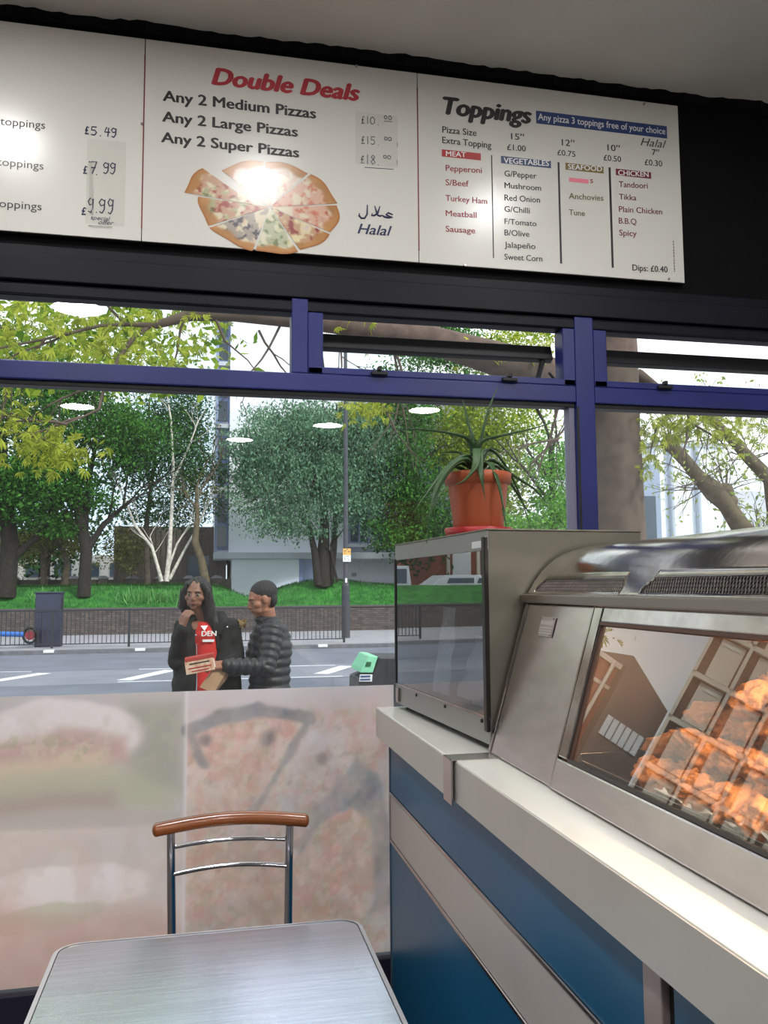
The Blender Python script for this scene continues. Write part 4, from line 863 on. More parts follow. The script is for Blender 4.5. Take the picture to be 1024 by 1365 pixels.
# bicycle partly in view at the far left: blue frame and a wheel with a red hub
bc = thing('bicycle', (-5.2, 23.6, 0), 'blue bicycle frame with dark wheel at the far left kerb', 'bicycle')
bl = mat('bright_blue_paint', (60, 120, 210), .4)
MB().tube([(-6.3, 24.3, .42), (-4.78, 24.3, .36)], .07, 10).build('frame', bl, bc)
for x in (-6.25, -4.62):
    w = MB(); w.tube([(x+.17*math.cos(2*PI*k/28), 24.3, .33+.20*math.sin(2*PI*k/28)) for k in range(29)], .035, 8, caps=False); w.build('wheel', blackm, bc)
    MB().tube([(x, 24.25, .33), (x, 24.35, .33)], .12, 14).build('hub', mat('dark_red_hub', (150, 50, 60), .5), bc)
MB().tube([(-5.6, 24.3, .39), (-5.65, 24.3, .85)], .02, 8).build('seat_post', rail_m, bc); MB().ball((-5.65, 24.3, .88), (.13, .06, .03), 12).build('saddle', blackm, bc)
MB().tube([(-6.2, 24.3, .45), (-6.1, 24.3, .95), (-5.98, 24.3, 1.0)], .018, 8).build('handlebar', rail_m, bc)
# lamp post
lp = thing('street_lamp_post', (4.33, 26.1, 0), 'tall dark grey lamp post with a yellow and white parking sign', 'lamp post')
MB().tube([(4.33, 26.1, -.01), (4.33, 26.1, 1.62)], [.135, .13], 16).build('base', post_m, lp); MB().tube([(4.33, 26.1, 1.62), (4.335, 26.1, 1.75), (4.34, 26.1, 5), (4.34, 26.1, 9.5)], [.12, .085, .075, .055], 14).build('pole', post_m, lp)
MB().tube([(4.34, 26.1, 9.4), (4.34, 25.6, 9.9), (4.34, 24.6, 10.0)], .04, 8).build('arm', post_m, lp); MB().box(4.2, 4.48, 24.0, 24.7, 9.93, 10.05).build('lamp_head', post_m, lp, bevel=.03)
MB().box(4.22, 4.47, 25.955, 25.965, 2.585, 2.79).build('yellow_sign', mat('yellow_sign_face', (226, 172, 92), .5), lp); MB().box(4.22, 4.47, 25.955, 25.965, 2.375, 2.583).build('white_sign', white_print, lp)
b = MB()
for z, x0, x1 in ((2.75, 4.32, 4.37), (2.70, 4.25, 4.32), (2.68, 4.38, 4.44), (2.64, 4.27, 4.30)): b.box(x0, x1, 25.95, 25.955, z, z+.022)
for z, x0, x1 in ((2.54, 4.31, 4.43), (2.50, 4.25, 4.30), (2.46, 4.26, 4.32), (2.46, 4.36, 4.41), (2.42, 4.28, 4.31), (2.42, 4.38, 4.43)): b.box(x0, x1, 25.95, 25.955, z, z+.012)
b.build('sign_marks', INK['g'], lp)
MB().box(4.30, 4.36, 25.99, 26.01, 1.72, 1.86).build('white_sticker', white_print, lp)
# litter bin on the near pavement
lb = thing('litter_bin', (1.48, 6.7, -.05), 'black street litter bin with pale green slotted top', 'bin'); lbm = mat('black_bin_plastic', (50, 48, 56), .5)
green = mat('pale_green_plastic', (138, 214, 176), .4)
def pr(poly_, y0, y1, name, m, parent, bev=.01): MB().prism(poly_, y1-y0, f=lambda a, c, h: (a, y0+h, c)).build(name, m, parent, bevel=bev)
pr([(1.18, -.05), (1.72, -.05), (1.74, .86), (1.70, .97), (1.62, 1.015), (1.34, 1.023), (1.291, 0.89), (1.184, 0.853), (1.18, .80)], 6.5, 6.95, 'bin_body', lbm, lb, .012)
pr([(1.186, 0.909), (1.287, 0.904), (1.33, 1.03), (1.258, 1.038), (1.228, 0.986), (1.198, 0.941)], 6.48, 6.90, 'green_hood', green, lb, .006)
pr([(1.227, 0.955), (1.269, 0.954), (1.278, 0.988), (1.239, 0.992)], 6.474, 6.484, 'slot', mat('dark_green_slot', (30, 96, 56), .5), lb, .001)
pr([(1.182, 0.839), (1.283, 0.836), (1.286, 0.891), (1.188, 0.894)], 6.488, 6.5, 'white_label', white_print, lb, .001); b = MB()
for p_, q_ in (((1.192, 0.885), (1.269, 0.872)), ((1.189, 0.86), (1.269, 0.848))): b.box(p_[0], q_[0], 6.484, 6.488, q_[1], p_[1])
b.build('label_bars', mat('label_blue', (70, 90, 140), .5), lb)

# ------------------------------------------------------------------ buildings
def boxo(name, m, parent, *q, **k): return MB().box(*q).build(name, m, parent, **k)
bd = thing('flats_building', (4, 36, .6), 'pale rendered block of flats with a projecting first floor slab', 'building')
boxo('upper_wall', render_white, bd, .95, 5.9, 36.2, 46, 3.05, 22)
boxo('upper_wall', render_white, bd, .35, .95, 36.9, 46, 3.05, 22)
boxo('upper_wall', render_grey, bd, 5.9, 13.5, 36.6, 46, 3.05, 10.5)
boxo('floor_slab', render_grey, bd, .32, 13.6, 35.75, 46, 2.80, 3.08, bevel=.02)
boxo('ground_wall', render_white, bd, 1.1, 3.95, 36.1, 45, .5, 2.80)
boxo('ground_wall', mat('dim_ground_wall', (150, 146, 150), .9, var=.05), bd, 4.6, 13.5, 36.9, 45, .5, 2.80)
boxo('corner_pilaster', frame_blue, bd, 3.95, 4.12, 36.15, 36.4, .5, 2.80); boxo('entrance_door', mat('grey_blue_door', (136, 146, 172), .5), bd, 4.12, 4.75, 36.6, 36.7, .5, 2.80)
for z in np.arange(3.1, 21, 2.75):
    if z < 20:
        w = boxo('window', frame_blue, bd, .36, .94, 36.78, 36.9, z+.15, z+2.35); boxo('pane', win_dark, w, .46, .86, 36.76, 36.79, z+.25, z+1.15); boxo('pane', win_dark, w, .46, .86, 36.76, 36.79, z+1.3, z+2.25)
        boxo('window_fin', frame_blue, bd, .36, .46, 36.1, 36.9, z, z+2.5); boxo('sill_slab', render_grey, bd, .34, .95, 36.3, 36.9, z-.12, z+.06)
for z in (3.5, 6.2):
    for x in (6.2, 7.3, 8.6, 10.0, 11.4):
        w = boxo('window', frame_blue, bd, x, x+.95, 36.5, 36.6, z, z+1.7); boxo('pane', win_dark, w, x+.08, x+.43, 36.48, 36.51, z+.1, z+1.6); boxo('pane', win_dark, w, x+.52, x+.87, 36.48, 36.51, z+.1, z+1.6)
boxo('sill_band', render_grey, bd, 5.9, 13.55, 36.3, 36.6, 3.35, 3.5); boxo('sill_band', render_grey, bd, 5.9, 13.55, 36.3, 36.6, 5.5, 5.9)
for x, z, s in ((5.6, 1.5, .5), (6.4, 2.05, .2), (8.2, 1.2, .6)): boxo('wall_vent', mat('grey_vent', (96, 98, 106), .6), bd, x, x+s, 36.86, 36.9, z, z+s*.8)
b2 = thing('right_building', (24, 38, .6), 'pale blue building with drainpipes seen through the right window', 'building')
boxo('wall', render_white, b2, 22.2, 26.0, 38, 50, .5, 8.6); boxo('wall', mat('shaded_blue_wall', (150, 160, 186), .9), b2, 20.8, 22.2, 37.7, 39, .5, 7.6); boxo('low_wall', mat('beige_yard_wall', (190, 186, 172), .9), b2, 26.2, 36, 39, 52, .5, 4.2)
boxo('far_wing', render_grey, b2, 28.5, 38, 46, 56, .5, 7.4); boxo('white_corner', white_print, b2, 25.9, 26.15, 37.9, 38.1, .5, 5.2); boxo('roof_edge', render_grey, b2, 22.1, 26.2, 37.9, 50, 8.6, 8.85)
for x in (22.9, 24.4): MB().tube([(x, 37.85, .5), (x, 37.85, 8.6)], .14, 8).build('drainpipe', mat('pale_pipe', (176, 182, 200), .5), b2)
boxo('window', win_dark, b2, 21.0, 21.9, 37.65, 37.72, 3.6, 6.0); boxo('window_sill', white_print, b2, 20.9, 22.0, 37.55, 37.7, 3.45, 3.6)
b3 = thing('brown_hoarding_building', (-3, 38, .6), 'low brown ribbed building behind the left trees', 'building')
boxo('wall', fence_brown, b3, -3.9, .9, 38, 44, .5, 4.3); x = -3.9; rb = mat('brown_rib', (94, 84, 82), .9)
while x < .85: boxo('rib', rb, b3, x, x+.10, 37.94, 38, .9, 4.2); x += .22
boxo('dark_window', win_dark, b3, -.75, .15, 37.9, 37.93, 2.0, 3.0)
b4 = thing('far_low_building', (-12, 60, .6), 'far white low building glimpsed between the left trunks', 'building')
boxo('wall', mat('far_white_wall', (214, 212, 208), .9), b4, -16, -4.8, 60, 66, .5, 3.9); boxo('plinth', fence_brown, b4, -16.2, -4.6, 59.7, 60, .5, 1.9)
for k in range(6): boxo('window', win_dark, b4, -15.4+1.8*k, -14.3+1.8*k, 59.9, 60, 2.4, 3.3)
lw = MB().box(-9, 1.05, 35.2, 35.5, .9, 1.95).build('back_brick_wall', bw, kind='structure')
for k in range(9):
    x = -8.5+1.12*k; q = MB().box(x-.17, x+.17, 35.05, 35.55, .9, 1.98).build('pier', bw, lw); MB().tube([(x, 35.3, 1.98), (x, 35.3, 2.10)], [.28, .10], 4).build('pier_cap', kerb_m, lw)
# buildings across the street further left: seen mirrored in the sloping glass
b5 = thing('office_block', (-28, 40, -.1), 'long grey panelled office block mirrored in the display case glass', 'building')
pan = mat('grey_office_panel', (226, 216, 204), .8); fin = mat('pale_office_fin', (226, 216, 202), .8); dk = mat('dark_brown_recess', (96, 82, 76), .8)  # dark brown is the wall face behind the office windows and fins
BO = Vector((-24.9, 45.3, 0)); BU = Vector((-.86, -.51, 0)).normalized(); BN = Vector((BU.y, -BU.x, 0)); BN = BN if BN.y < 0 else -BN
def bo(name, m, u0, u1, n0, n1, z0, z1, parent=None):
    c = BO+BU*(u0+u1)/2+BN*(n0+n1)/2+Z_*(z0+z1)/2; return MB().obox(c, BU*(u1-u0)/2, BN*(n1-n0)/2, Z_*(z1-z0)/2).build(name, m, parent or b5)
bo('wall', dk, 0, 44, -8, 0, -.1, 24); bo('roof_edge', fin, -.3, 44.3, -8.2, .7, 24, 24.8)
for r_ in range(8):
    z = .6+3*r_; bo('floor_band', fin, 0, 44, 0, .45, z-.4, z-.1)
    for k in range(20):
        w = bo('window', pan, 2.2*k+.7, 2.2*k+2.1, 0, .12, z, z+2.5); bo('vent_pane', mat('pale_vent_pane', (224, 226, 214), .3), 2.2*k+1.0, 2.2*k+1.9, .12, .18, z+2.1, z+2.3, w)
        bo('fin', fin, 2.2*k, 2.2*k+.2, 0, .6, z-.1, z+2.6)
b6 = thing('brick_terrace', (-20, 46, -.1), 'red-brown building with a grey gable mirrored in the display case glass', 'building')
rb_ = mat('red_brick_far', (150, 84, 66), .9, var=.1, scale=2); boxo('wall', rb_, b6, -21.2, -17.5, 46, 54, -.1, 10.2); boxo('parapet', fin, b6, -21.2, -17.3, 45.8, 46.2, 10.2, 10.5); boxo('string_course', fin, b6, -21.2, -17.4, 45.9, 46, 8.8, 9.0)
wg = mat('warm_grey_render', (112, 102, 98), .9); MB().prism([(-21.2, -.1), (-21.2, 11.2), (-24.7, 9.6), (-24.7, -.1)], 7, f=lambda a, c, h: (a, 45.2+h, c)).build('grey_gable', wg, b6)
for k in range(6): boxo('white_panel', white_print, b6, -21.9-.45*k, -21.55-.45*k, 45.1, 45.2, 6.3, 7.5)
for x in (-18.6, -20.6): MB().tube([(x, 45.7, 0), (x, 45.7, 10.4)], .12, 6).build('drainpipe', fin, b6)
for z in (2.2, 5.6): boxo('window', white_print, b6, -20.2, -19.0, 45.9, 46, z, z+1.9)
# parked vehicles mirrored in the cabinet door
def van(x, y, L, H, m, lab, hatch=True):
    v = thing('parked_van', (x, y, -.1), lab, 'vehicle', 'parked vehicles beyond the far kerb'); z0 = -.1+.75
    MB().prism([(-L/2, .35), (L/2, .35), (L/2, .95), (L/2-.25, 1.05), (L/2-.95, H), (-L/2+.12, H), (-L/2, 1.1)], 1.8, f=lambda a, c, h: (x+a, y+h, z0+c-.0)).build('body', m, v, bevel=.04)
    for a, c in ((-L/2+.25, -L*.1), (-L*.06, L/2-1.0)): MB().prism([(a, 1.1), (c, 1.1), (c-.12, H-.15), (a, H-.15)], .03, f=lambda p, q, h: (x+p, y-.03+h, z0+q)).build('side_window', win_dark, v)
    for a in (-L/2+.75, L/2-.75):
        for yy in (y+.02, y+1.6): MB().tube([(x+a, yy-.05, z0+.34), (x+a, yy+.2, z0+.34)], .34, 18).build('wheel', blackm, v)
    MB().box(x+L/2-.02, x+L/2+.04, y+.2, y+.5, z0+.7, z0+.85).build('headlamp', chrome, v)
wp = mat('white_vehicle_paint', (226, 228, 232), .3)
MB().box(-24, -9.0, 36.3, 44, .3, .65).build('car_park_deck', asphalt, kind='structure')
van(-11.2, 38.2, 4.2, 1.95, wp, 'white van parked beyond the grass, mirrored nearer the door edge'); van(-16.4, 38.2, 4.4, 1.5, wp, 'low white car parked left of the white van'); van(-21.2, 38.2, 4.0, 1.5, mat('silver_vehicle_paint', (150, 154, 160), .3), 'silver car parked leftmost beyond the grass')

# ------------------------------------------------------------------ trees
def clump(cx, cy, cz, rx, ry, rz, n, seed, clusters=40, spread=.22):
    g = np.random.default_rng(seed); d = g.normal(size=(clusters, 3)); d /= np.linalg.norm(d, axis=1)[:, None]; d *= (g.random(clusters)**.4)[:, None]
    c = d*np.array([rx, ry, rz])+np.array([cx, cy, cz]); i = g.integers(0, clusters, n)
    return c[i]+g.normal(size=(n, 3))*np.array([rx, ry, rz*.75])*spread
def grow(b, p, d, L, r, depth, rnd, ends, n=5, droop=0., spreadv=.7):
    pts = [Vector(p)]; q = Vector(p); d = Vector(d).normalized(); k = 4
    for i in range(k):
        d = (d+Vector((rnd.uniform(-.22, .22), rnd.uniform(-.22, .22), rnd.uniform(-.12, .16)-droop))).normalized(); q = q+d*L/k; pts.append(q.copy())
    b.tube(pts, [r*(1-.45*i/k) for i in range(k+1)], n, caps=False); ends.append(q.copy())
    if depth > 0:
        for c in range(rnd.choice((2, 3))):
            nd = (d+Vector((rnd.uniform(-1, 1), rnd.uniform(-1, 1), rnd.uniform(-.3, .7)-droop))*spreadv).normalized(); s = pts[rnd.choice((2, 3, 4))]
            grow(b, s, nd, L*rnd.uniform(.55, .8), r*.52, depth-1, rnd, ends, max(3, n-1), droop, spreadv)
def tree(loc, lab, stems, blobs, lm, size, bark, seed, hang=0., name='tree', group='trees on the bank', depth=2, shape='rhomb', bl=2.0, droop=0.):
    t = thing(name, loc, lab, 'tree', group); rnd = random.Random(seed); b = MB(); tw = MB(); ends = []
    for st in stems:
        pts, r = st; b.tube(pts, r, 10); e_ = Vector(pts[-1]); dd = (e_-Vector(pts[-2])).normalized()
        for k in range(4): grow(tw, Vector(pts[-1]).lerp(Vector(pts[-2]), .25*k), dd+Vector((rnd.uniform(-1, 1), rnd.uniform(-1, 1), rnd.uniform(-.1, .6))), bl*rnd.uniform(.8, 1.2), r[-1]*.75, depth, rnd, ends, 5, droop)
    b.build('trunk', bark, t); tw.build('branches', bark, t, kind='stuff', recalc=False)
    if blobs:
        if group == 'trees on the bank': blobs = [q[:6]+(int(q[6]*1.5),)+tuple(q[7:]) for q in blobs]; size = size*.82
        C = np.concatenate([clump(*q, seed*31+i) if len(q) == 7 else clump(*q[:7], seed*31+i, *q[7:]) for i, q in enumerate(blobs)]); leaves_mesh('foliage', C, 0, size, lm, t, shape, None, 0, seed, hang)
    return t
LG = leaf_mat('fresh_green_leaf', (30, 66, 32), (92, 146, 66)); LD = leaf_mat('deep_green_leaf', (30, 58, 36), (78, 122, 70)); LW = leaf_mat('willow_green_leaf', (62, 98, 74), (134, 172, 140))
LY = leaf_mat('yellow_green_leaf', (104, 124, 36), (186, 190, 76), .45); LO = leaf_mat('olive_leaf', (84, 88, 48), (150, 148, 96)); LB = leaf_mat('bright_green_leaf', (40, 110, 34), (128, 190, 70)); LYB = leaf_mat('lime_leaf', (96, 130, 40), (186, 196, 80), .45)
tree((-6.9, 32, 1.4), 'dark trunked leafy tree at the far left of the bank', [([(-6.95, 32, 1.3), (-6.85, 32, 3.2), (-7.1, 32, 5), (-7.4, 32, 8)], [.36, .30, .26, .15]), ([(-6.85, 32, 2.6), (-6.0, 32, 3.4), (-5.3, 32, 4.4)], [.16, .12, .08])],
     [(-8.6, 33, 7.2, 3.4, 2.6, 3.0, 7500), (-6.5, 32, 9.5, 2.6, 2.2, 2.6, 5000), (-6.5, 31.5, 5.2, 1.7, 1.6, 1.2, 2600), (-8.5, 32, 4.3, 1.8, 1.6, .9, 1600)], LG, .19, bark_dark, 1)
tree((-4.25, 32, 1.4), 'leafy green tree with short dark trunk behind the street cabinet', [([(-4.3, 32, 1.3), (-4.25, 32, 3.0), (-4.5, 32, 4.2), (-4.9, 32, 6.5)], [.24, .21, .19, .10]), ([(-4.25, 32, 2.9), (-3.7, 32, 3.9), (-3.0, 32, 4.6)], [.13, .10, .06]), ([(-4.3, 32, 3.2), (-4.3, 32, 5), (-4.0, 32, 7)], [.12, .1, .06])],
     [(-4.4, 32, 7.6, 2.1, 2.0, 1.9, 6500), (-3.0, 32.4, 6.9, 1.9, 1.7, 1.5, 3600), (-5.6, 31.6, 5.6, 1.5, 1.5, 1.1, 2600), (-4.4, 31.8, 5.0, 1.2, 1.2, .7, 1300), (-5.3, 32, 3.9, .9, .9, .5, 700)], LG, .17, bark_dark, 2)
tree((-2.4, 33.8, 1.5), 'thin airy dark green tree between the left trees and the birch', [([(-2.2, 34, 1.4), (-2.3, 34, 4), (-2.0, 34, 7)], [.12, .1, .06])],
     [(-2.2, 33.8, 7.2, 1.9, 1.5, 1.9, 4600, 90, .2), (-1.0, 33.8, 6.0, 1.8, 1.5, 2.2, 4600, 110, .17), (-.9, 34, 8.3, 1.5, 1.4, 1.5, 3600, 90, .18), (-1.6, 34, 4.6, 1.9, 1.2, .8, 1500, 60, .2)], LD, .15, bark_grey, 3)
birch = [([(-1.427, 32.5, 1.838), (-1.336, 32.5, 2.966), (-1.279, 32.5, 4.529), (-1.251, 32.5, 6.251), (-1.361, 32.5, 7.986), (-1.547, 32.5, 9.146)], [.10, .085, .07, .055, .04, .02]),
         ([(-1.586, 32.4, 1.838), (-1.961, 32.4, 3.1), (-2.599, 32.4, 3.94), (-2.996, 32.4, 4.92), (-3.306, 32.4, 5.621)], [.07, .06, .05, .035, .02]), ([(-1.323, 32.6, 1.923), (-0.816, 32.6, 2.971), (-0.273, 32.6, 3.976), (0.053, 32.6, 4.845)], [.07, .05, .04, .02]),
         ([(-1.484, 32.5, 1.979), (-1.066, 32.5, 3.25), (-0.634, 32.5, 3.965)], [.05, .04, .02]), ([(-1.242, 32.5, 5.676), (-0.73, 32.5, 6.844), (-0.325, 32.5, 8.023)], [.05, .035, .02]), ([(-1.645, 32.5, 1.839), (-1.823, 32.5, 2.683), (-2.056, 32.5, 3.528)], [.05, .04, .02])]
tree((-1.3, 32.5, 1.5), 'white barked multi-stem birch left of the woman', birch, [(-1.2, 32.5, 6.2, 1.8, 1.3, 1.8, 900, 70, .16)], LW, .12, bark_white, 4, depth=2, bl=1.1)
tree((-.2, 32.3, 1.6), 'leaning olive trunk right behind the woman', [([(0.035, 32.2, 1.744), (-0.17, 32.2, 2.674), (-0.399, 32.2, 3.322), (-0.328, 32.2, 4.23), (-0.371, 32.2, 5.369)], [.17, .15, .14, .10, .06])], [(-.2, 33, 5.6, 1.0, 1.0, 1.2, 500, 30, .2)], LO, .13, bark_olive, 5, bl=1.4)
tree((4.25, 32.3, 1.6), 'weeping grey-green tree with clustered trunks before the flats', [([(4.461, 32.4, 1.605), (4.49, 32.4, 2.83), (4.549, 32.4, 4.005), (4.401, 32.4, 5.779), (4.281, 32.4, 7.568)], [.30, .26, .17, .12, .07]), ([(4.259, 32.2, 1.664), (4.141, 32.2, 2.88), (3.906, 32.2, 3.985), (3.321, 32.2, 4.853)], [.16, .14, .09, .05]),
     ([(4.77, 32.5, 1.721), (4.92, 32.5, 3.13), (5.011, 32.5, 4.611), (5.134, 32.5, 6.708)], [.16, .13, .1, .06]), ([(5.02, 32.2, 1.776), (4.844, 32.2, 2.532), (4.757, 32.2, 3.261)], [.05, .05, .04])],
     [(3.0, 32.2, 7.3, 2.1, 1.6, 1.6, 8500, 90, .17), (5.0, 32.2, 7.2, 1.9, 1.5, 1.9, 8500, 90, .17), (4.2, 31.8, 5.4, 2.3, 1.2, 1.5, 6500, 90, .17), (1.9, 32, 6.1, 1.3, 1.0, 2.0, 4200, 80, .17), (2.6, 31.8, 4.0, 1.5, 1.0, .8, 1100, 50, .2), (6.3, 32, 7.0, 1.4, 1.2, 1.8, 3600, 70, .18), (3.4, 31.8, 4.0, 1.6, 1.0, .7, 900, 50, .2), (6.0, 32, 5.0, 1.2, 1.0, 1.6, 1500, 50, .2)], LW, .15, bark_dark, 6, hang=.6, droop=.12)
tree((8.0, 30, 1.3), 'tall dark green tree behind the aloe', [([(8.3, 33, 1.3), (8.2, 33, 5), (8.0, 33, 8)], [.3, .25, .12])], [(7.6, 32.5, 6.6, 1.6, 1.5, 2.2, 6500), (9.0, 33, 4.2, 1.8, 1.4, 1.6, 4200), (7.2, 32, 3.6, 1.2, 1.0, .8, 1200), (7.5, 32.5, 9.0, 1.5, 1.4, 1.6, 3000), (9.6, 33, 11.2, 1.9, 1.4, 1.5, 3800)], LG, .19, bark_dark, 7)
tree((11.2, 33, 1.3), 'lime-yellow leafy tree right of the aloe', [([(11.2, 34, 1.3), (11, 34, 5), (11, 34, 8)], [.25, .2, .1])], [(10.4, 33.5, 7.4, 1.7, 1.3, 2.0, 4200), (11.6, 33, 5.0, 1.5, 1.3, 1.6, 3200), (12.6, 33.5, 8.5, 2.2, 1.5, 2.2, 3600), (13.0, 33.5, 11.6, 2.2, 1.5, 1.6, 3800)], LYB, .20, bark_grey, 8)
tree((13.6, 31, 1.3), 'bright green layered tree behind the blue mullion', [([(13.6, 31, 1.0), (13.5, 31, 4), (13.5, 31, 7)], [.2, .15, .1])], [(12.2, 31, 3.4, 1.7, 1.2, 1.0, 3600), (13.7, 31, 4.0, 1.0, 1.2, 1.5, 3200), (13.5, 31, 6.5, 1.0, 1.0, 1.2, 1500)], LB, .18, bark_dark, 9)
tree((-4.5, 34.8, 1.5), 'low olive bush between the left trunks', [([(-5.4, 34.6, 1.4), (-5.3, 34.6, 2.6), (-5.6, 34.6, 3.4)], [.16, .12, .08]), ([(-6.1, 34.6, 1.4), (-6.2, 34.6, 3.0)], [.14, .10])], [(-5.4, 34.6, 3.5, 1.3, .8, .8, 1500), (-3.2, 34.8, 3.2, 1.2, .8, 1.1, 1700, 50, .2), (-7.2, 34.8, 3.2, 1.2, .8, .9, 1000)], LO, .14, bark_grey, 10, name='bush', bl=.9)
# far row closing the view on both sides
for i, (x, y, h_, lm) in enumerate(((-14, 44, 10, LD), (-8.5, 48, 9, LD), (16, 46, 12, LG), (35, 58, 9, LYB), (40, 44, 9, LG))):
    tree((x, y, .6), ('dense tree far left beyond the bank', 'broad tree far behind the left trunks', 'tall tree far behind the right building', 'lime-green tree at the far right distance', 'leafy tree at the extreme right')[i], [([(x, y, .6), (x, y, h_*.6)], [.35, .2])], [(x, y, h_*.62, 3.6, 2.5, h_*.36, 4200)], lm, .34, bark_dark, 30+i, group='trees in the far background')
# overhanging street tree close to the shop: brown trunk at right, long limb over the window
pt = thing('street_plane_tree', (5.3, 10, -.05), 'big brown trunked street tree with limbs arching over the window', 'tree')
rnd = random.Random(77); b = MB()
b.tube([(5.32, 10, -.06), (5.30, 10, .6), (5.30, 10, 2.4), (5.28, 10, 3.6), (5.22, 10, 4.6), (5.3, 10, 6.2)], [.40, .335, .315, .305, .36, .25], 18)
b.tube([(5.462, 10, 3.755), (5.062, 10, 4.062), (4.389, 9.9, 4.238), (3.84, 9.8, 4.371), (3.083, 9.6, 4.468), (2.416, 9.4, 4.548), (1.699, 9.2, 4.543), (0.999, 9.1, 4.556), (0.253, 9, 4.544), (-0.184, 9, 4.5), (-0.571, 9, 4.361)], [.28, .27, .25, .23, .19, .155, .12, .10, .085, .065, .04], 10)
b.tube([(-0.571, 9, 4.361), (-0.793, 8.9, 4.332), (-1.08, 8.8, 4.267), (-1.601, 8.7, 4.066), (-2.196, 8.6, 3.868)], [.032, .026, .02, .015, .008], 6)
b.tube([(-0.61, 9, 4.359), (-0.767, 8.9, 4.189), (-0.903, 8.8, 3.93), (-1.017, 8.7, 3.633), (-1.057, 8.6, 3.356), (-1.197, 8.5, 3.248), (-1.352, 8.4, 3.148)], [.03, .026, .022, .018, .014, .010, .006], 6)
b.tube([(0.053, 9, 4.523), (0.174, 8.9, 4.202), (0.414, 8.9, 4.009), (0.528, 8.8, 3.825)], [.02, .012, .008, .005], 5)
b.build('trunk', bark_plane, pt)
tw = MB(); ends = []
for p, d, L in (((-0.869, 8.9, 4.344), (-.6, 0, .6), .8), ((-1.189, 8.8, 4.245), (-.8, 0, -.3), .8), ((-1.601, 8.7, 4.066), (-.6, 0, -.8), .7), ((-1.884, 8.7, 4.142), (-.6, 0, .2), .7), ((-1.017, 8.7, 3.633), (-.9, 0, -.2), .6), ((-1.197, 8.5, 3.248), (-.9, 0, -.3), .55), ((-1.318, 8.4, 3.15), (-.9, 0, .2), .5),
                ((0.815, 9.1, 4.553), (-.35, 0, -1), .75), ((0.537, 9, 4.377), (.3, 0, -1), .6), ((-0.262, 9, 4.454), (-.5, 0, -.9), .5), ((2.029, 9.3, 4.558), (.15, 0, -1), 1.0), ((1.871, 9.2, 3.815), (.5, -.1, -.8), .6), ((4.34, 9.8, 4.064), (-.1, 0, -1), .8), ((4.535, 9.8, 3.682), (-.6, 0, -.7), .8), ((4.286, 9.6, 3.396), (-.9, 0, -.2), .6),
                ((1.438, 9.2, 4.563), (.2, 0, -1), .5), ((5.711, 9.8, 4.124), (.5, 0, -.8), .7), ((5.968, 9.6, 4.088), (.4, 0, -.9), .8), ((6.059, 9.6, 3.697), (.9, 0, -.3), .7), ((6.104, 9.6, 3.502), (-.4, 0, -.8), .4), ((5.744, 9.7, 3.706), (-.3, 0, -.6), .5)):
    grow(tw, p, d, L, .016, 2, rnd, ends, 4, .08, .9)
b = MB(); b.tube([(5.615, 10, 4.371), (5.767, 9.8, 4.176), (5.966, 9.6, 4.038), (6.093, 9.6, 3.748), (5.983, 9.5, 3.383), (5.867, 9.5, 3.138)], [.10, .05, .03, .02, .013, .007], 6); b.tube([(6.059, 9.6, 3.697), (6.323, 9.6, 3.558), (6.535, 9.6, 3.437)], [.016, .011, .006], 5)
b.tube([(2.074, 9.3, 4.516), (2.22, 9.25, 4.019), (2.133, 9.2, 3.608), (2.043, 9.2, 3.256)], [.022, .015, .010, .005], 5); b.tube([(4.243, 9.8, 4.255), (4.387, 9.8, 3.871), (4.274, 9.8, 3.48), (4.112, 9.8, 3.091), (3.956, 9.8, 2.85)], [.03, .02, .015, .010, .005], 5)
b.build('limb', bark_plane, pt); tw.build('twigs', bark_plane, pt, kind='stuff', recalc=False)
C = []; g = np.random.default_rng(12)
for (x, y, z), n, sp in (((-1.705, 8.5, 2.98), 46, (.30, .3, .11)), ((-1.414, 8.4, 2.899), 34, (.14, .3, .10)), ((-1.847, 8.5, 3.195), 16, (.16, .3, .08)), ((-1.912, 8.7, 3.911), 50, (.30, .3, .2)), ((-1.626, 8.8, 4.344), 36, (.45, .3, .14)), ((-0.53, 9, 4.192), 40, (.35, .3, .16)), ((-1.11, 8.8, 3.982), 34, (.30, .3, .14)), ((-0.381, 9, 4.57), 24, (.4, .3, .10)),
                      ((1.782, 9.2, 3.585), 24, (.14, .2, .07)), ((1.438, 9.2, 4.449), 10, (.3, .3, .06)), ((3.904, 9.7, 4.502), 26, (.5, .3, .10)), ((5.631, 9.7, 3.554), 26, (.14, .2, .22)), ((5.852, 9.7, 3.709), 22, (.2, .2, .12)), ((6.165, 9.6, 3.652), 40, (.28, .2, .16)), ((6.496, 9.6, 3.762), 34, (.28, .2, .12)), ((6.816, 9.6, 3.575), 18, (.2, .2, .1)), ((5.508, 9.7, 3.111), 14, (.1, .2, .12))):
    C.append(np.array([x, y, z])+g.normal(size=(int(n*2.9), 3))*np.array(sp))
leaves_mesh('foliage', np.concatenate(C), 0, .09, LY, pt, 'palmate', None, 0, 5, .15)
C = np.concatenate([clump(*(-2.501, 13, 5.431), 2.2, 1.2, 1.3, 1400, 8), clump(*(-0.989, 13, 5.403), 1.2, 1.0, .9, 700, 9), clump(4.5, 10.5, 6.6, 3.2, 1.6, .7, 1200, 10)])
leaves_mesh('foliage', C, 0, .17, leaf_mat('fresh_yellow_green', (74, 110, 30), (170, 190, 70), .5), pt, 'rhomb', None, 0, 6, .1)
